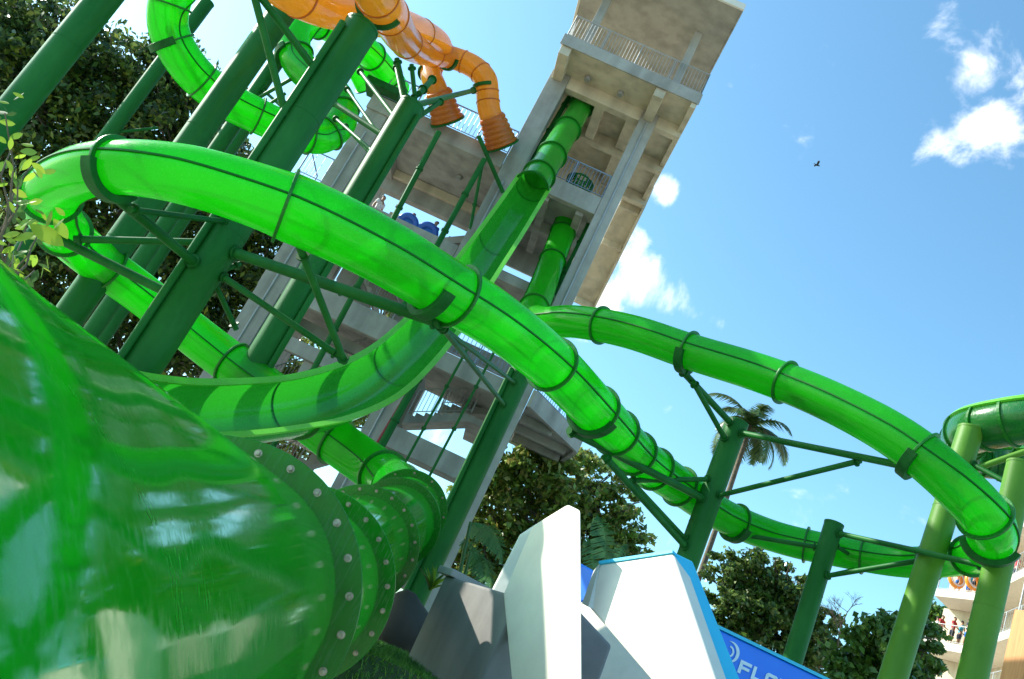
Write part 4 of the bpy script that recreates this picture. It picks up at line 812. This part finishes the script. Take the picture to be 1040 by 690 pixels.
# rider inside the tube
ri = B1.near(835, 403, 0, .35); rp = B1.p[ri]; rider = thing('person', rp, 'dark figure of a rider lying inside the long green tube on its right loop', 'person')
tt = B1.t[ri]; dn = -B1.W[ri] * .27; sdv = B1.S[ri]
Q = lambda a, s_=0, u_=0: tuple(tt * a + dn + sdv * s_ + B1.W[ri] * u_)
skin_mesh('body', [Q(0), Q(-.3, 0, .02), Q(-.55, 0, .05), Q(-.72, 0, .12), Q(-.85, 0, .18), Q(-.5, .2, .05), Q(-.2, .26, 0), Q(0, .2, .06), Q(-.5, -.2, .05), Q(-.2, -.26, 0), Q(0, -.2, .06), Q(.2, .1), Q(.6, .12, .06), Q(.98, .1, -.02), Q(1.1, .1, .08), Q(.2, -.1), Q(.6, -.1, .04), Q(.98, -.08, -.02), Q(1.1, -.08, .08)],
          [(0, 1), (1, 2), (2, 3), (3, 4), (2, 5), (5, 6), (6, 7), (2, 8), (8, 9), (9, 10), (0, 11), (11, 12), (12, 13), (13, 14), (0, 15), (15, 16), (16, 17), (17, 18)], [.14, .13, .15, .06, .1, .06, .045, .035, .06, .045, .035, .09, .06, .04, .035, .09, .06, .04, .035], CLOTHS['dark'], rider)
# ------------------------------------------------------------------ balcony building at the right edge
HB = thing('balcony_building', gp(1020, 640, 46), 'pale building with stacked balconies full of visitors at the right edge', 'building')
A_, B_, C_ = at(951, 598, 50), at(992, 603, 47.5), at(1040, 573, 41.5); B_.z = A_.z; C_.z = A_.z
C2 = B_ + (C_ - B_) * 2.0; back = Vector((B_ - A_).normalized().to_3d()); bkv = Vector((-(C_ - B_).y, (C_ - B_).x, 0)).normalized()
if bkv.dot(FW) < 0: bkv = -bkv
D_ = A_ + bkv * 0 + (A_ - B_) * 0
def lvl(dz):
    up = TZ * dz; pl = [A_ + up, B_ + up, C2 + up, C2 + up + Vector((9, 6, 0)), A_ + up + Vector((9, 6, 0))]
    MB().prism(pl, TZ * -.45).build('balcony_slab', CREAM, HB, bevel=.02)
    inn = [A_ + up + Vector((1.6, 1.4, 0)), B_ + up + Vector((2.2, .9, 0)), C2 + up + Vector((2.6, .6, 0)), C2 + up + Vector((9, 6, 0)), A_ + up + Vector((9, 6, 0))]
    MB().prism([q + TZ * -.46 for q in inn], TZ * -2.5).build('wall', CONC_W, HB)
    i0 = A_ + up + Vector((.12, .08, 0)); i1 = B_ + up + Vector((.1, .12, 0)); i2 = C2 + up + Vector((.1, .1, 0))
    railing([i0, i1, i2], 1.05, .3, RAILW, 'railing', HB, 2.0, .01, .03)
    for f in (.12, .55): c = i1 + (i2 - i1) * f; MB().tube(c, c + TZ * 2.6, .05, n=8).build('railing_post', RAILW, HB)
for dz in (3.05, 0, -3.05, -6.1): lvl(dz)
MB().hexa([A_ + Vector((2.4, 2.2, -13)), B_ + Vector((2.6, 1.2, -13)), B_ + Vector((9, 6, -13)), A_ + Vector((9, 7, -13)), A_ + Vector((2.4, 2.2, -6.6)), B_ + Vector((2.6, 1.2, -6.6)), B_ + Vector((9, 6, -6.6)), A_ + Vector((9, 7, -6.6))]).build('lower_wall', CONC_W, HB)
cols = ['red', 'blue', 'orange', 'white', 'dark', 'teal']; k = 0
AB = (B_ - A_); BC = (C_ - B_)
ppl = [(A_ + AB * .35 + Vector((.7, .5, 0)), 'orange', 'upper balcony, leftmost'), (A_ + AB * .75 + Vector((.7, .5, 0)), 'blue', 'upper balcony, second from the left'), (B_ + BC * .12 + Vector((.7, .5, 0)), 'orange', 'upper balcony, at the corner'), (B_ + BC * .35 + Vector((.8, .4, 0)), 'white', 'upper balcony, right of the corner'),
       (A_ + AB * .2 + Vector((.6, .4, -3.05)), 'red', 'lower balcony, leftmost'), (A_ + AB * .5 + Vector((.6, .4, -3.05)), 'red', 'lower balcony, second from the left'), (A_ + AB * .85 + Vector((.6, .4, -3.05)), 'dark', 'lower balcony, third from the left'), (B_ + BC * .05 + Vector((.7, .4, -3.05)), 'white', 'lower balcony, at the corner'), (B_ + BC * .5 + Vector((.7, .4, -3.05)), 'dark', 'lower balcony, right of the slanting post'),
       (B_ + BC * .62 + Vector((.8, .4, 0)), 'red', 'upper balcony, beside the right edge of the picture'), (A_ + AB * .05 + Vector((.9, .8, -3.05)), 'white', 'lower balcony, behind the leftmost one'), (A_ + AB * .66 + Vector((1.0, .9, -3.05)), 'teal', 'lower balcony, standing further back'), (A_ + AB * .55 + Vector((1.2, 1.0, 0)), 'teal', 'upper balcony, standing further back'), (B_ + BC * .3 + Vector((.8, .4, -3.05)), 'orange', 'lower balcony, just left of the railing post')]
for i, (c, colr, wh) in enumerate(ppl):
    person(c, -.2 + .15 * i, 'person in %s on the %s' % ({'orange': 'orange', 'blue': 'blue', 'white': 'white', 'red': 'red', 'dark': 'dark clothes', 'teal': 'teal'}[colr], wh), colr, 'dark' if i % 2 else 'blue', 'rail' if i % 2 else 'hold', SKIN2 if i % 3 else SKIN)
for i, j in enumerate((0, 1, 2)):
    ring_float(ppl[j][0] + Vector((-.45 + .05 * i, -.45, .75)), .38, .15, 'orange swim ring held by the %s on the upper balcony' % ('leftmost visitor', 'second visitor', 'visitor at the corner')[i], RUBBER_O)
pl_ = thing('timber_pillar', gp(1042, 650, 30), 'orange brown timber pillar at the lower right corner', 'pillar'); c0 = gp(1045, 650, 30)
MB().box(c0 + TZ * 5.6, Vector((.42, .1, 0)), Vector((-.1, .42, 0)), TZ * 5.6).build('shaft', WOOD, pl_, bevel=.02); MB().box(c0 + TZ * .15, Vector((.6, .1, 0)), Vector((-.1, .6, 0)), TZ * .15).build('base', CONC, pl_, bevel=.02)
# bird
bp_ = at(830, 168, 60); bird = thing('bird', bp_, 'tiny dark bird flying in the open sky', 'bird')
skin_mesh('body', [(0, 0, 0), (.12, 0, .02), (.2, 0, .04), (-.15, 0, 0), (-.28, 0, .01)], [(0, 1), (1, 2), (0, 3), (3, 4)], [.06, .045, .03, .035, .02], BLACK, bird)
for sg in (-1, 1): MB().prism([bp_ + Vector((.06, 0, .02)), bp_ + Vector((-.08, 0, .02)), bp_ + Vector((-.14, sg * .3, .12)), bp_ + Vector((-.05, sg * .42, .1)), bp_ + Vector((.04, sg * .2, .12))], TZ * .012).build('wing', BLACK, bird)
# ------------------------------------------------------------------ light and sky
SAZ, SEL = math.radians(-66), math.radians(32)
sd = Vector((math.sin(SAZ) * math.cos(SEL), math.cos(SAZ) * math.cos(SEL), math.sin(SEL)))
ld = bpy.data.lights.new('sun', 'SUN'); ld.energy = 4.4; ld.angle = math.radians(.5); ld.color = (1, .96, .88); lo = bpy.data.objects.new('sun', ld); COL.objects.link(lo); lo.rotation_euler = sd.to_track_quat('Z', 'Y').to_euler()
w = bpy.data.worlds.new('World'); scn.world = w; w.use_nodes = True; nt = w.node_tree; nt.nodes.clear(); out = N(nt, 'ShaderNodeOutputWorld'); bg = N(nt, 'ShaderNodeBackground'); nt.links.new(bg.outputs[0], out.inputs[0])
sky = N(nt, 'ShaderNodeTexSky', sky_type='NISHITA'); sky.sun_disc = False; sky.sun_elevation = SEL; sky.sun_rotation = SAZ; sky.air_density = 1.0; sky.dust_density = 1.3; sky.ozone_density = 1.5
bg.inputs[1].default_value = .14
tc = N(nt, 'ShaderNodeTexCoord')
def cloudmask(spots):
    tot = None
    for (x, y, rad, amt) in spots:
        dv = (at(x, y, 1) - CAM).normalized(); ds = N(nt, 'ShaderNodeVectorMath', operation='DISTANCE'); nt.links.new(tc.outputs['Generated'], ds.inputs[0]); ds.inputs[1].default_value = dv
        mr = N(nt, 'ShaderNodeMapRange', interpolation_type='SMOOTHSTEP'); mr.inputs[1].default_value = 0; mr.inputs[2].default_value = rad / F; mr.inputs[3].default_value = amt; mr.inputs[4].default_value = 0; nt.links.new(ds.outputs['Value'], mr.inputs[0])
        if tot is None: tot = mr.outputs[0]
        else: ad = N(nt, 'ShaderNodeMath', operation='MAXIMUM'); nt.links.new(tot, ad.inputs[0]); nt.links.new(mr.outputs[0], ad.inputs[1]); tot = ad.outputs[0]
    return tot
cm = cloudmask([(650, 288, 78, 1.15), (618, 305, 62, 1.0), (680, 305, 58, 1.0), (640, 265, 60, .95), (718, 328, 44, .62), (674, 190, 36, .95), (990, 85, 78, .98), (1008, 118, 82, 1.08), (968, 145, 62, .86), (955, 48, 70, .74), (1035, 98, 60, .98), (840, 520, 90, .28), (450, 450, 60, .5), (880, 515, 30, .35), (780, 330, 40, .15)])
no = N(nt, 'ShaderNodeTexNoise'); no.inputs['Scale'].default_value = 11; no.inputs['Detail'].default_value = 10; no.inputs['Roughness'].default_value = .58; no.inputs['Distortion'].default_value = .35; nt.links.new(tc.outputs['Generated'], no.inputs['Vector'])
ad = N(nt, 'ShaderNodeMath', operation='MULTIPLY_ADD'); nt.links.new(no.outputs['Fac'], ad.inputs[0]); ad.inputs[1].default_value = 3.3; ad.inputs[2].default_value = -2.12
a2 = N(nt, 'ShaderNodeMath', operation='ADD'); nt.links.new(ad.outputs[0], a2.inputs[0]); nt.links.new(cm, a2.inputs[1])
mr = N(nt, 'ShaderNodeMapRange', interpolation_type='SMOOTHSTEP'); mr.inputs[1].default_value = 0; mr.inputs[2].default_value = .8; nt.links.new(a2.outputs[0], mr.inputs[0])
mx = N(nt, 'ShaderNodeMix', data_type='RGBA'); nt.links.new(mr.outputs[0], mx.inputs[0]); tn = N(nt, 'ShaderNodeMix', data_type='RGBA', blend_type='MULTIPLY'); tn.inputs[0].default_value = 1; tn.inputs[7].default_value = (.80, 1.19, 1.2, 1); nt.links.new(sky.outputs[0], tn.inputs[6]); nt.links.new(tn.outputs[2], mx.inputs[6]); mx.inputs[7].default_value = (7.2, 7.3, 7.6, 1)
nt.links.new(mx.outputs[2], bg.inputs[0])
scn.view_settings.view_transform = 'Standard'; scn.view_settings.look = 'None'; scn.view_settings.gamma = 1; scn.view_settings.exposure = 1.0
cy = scn.cycles; cy.use_denoising = True; cy.max_bounces = 12; cy.transparent_max_bounces = 16; cy.transmission_bounces = 10; cy.diffuse_bounces = 6; cy.glossy_bounces = 4; cy.sample_clamp_indirect = 8
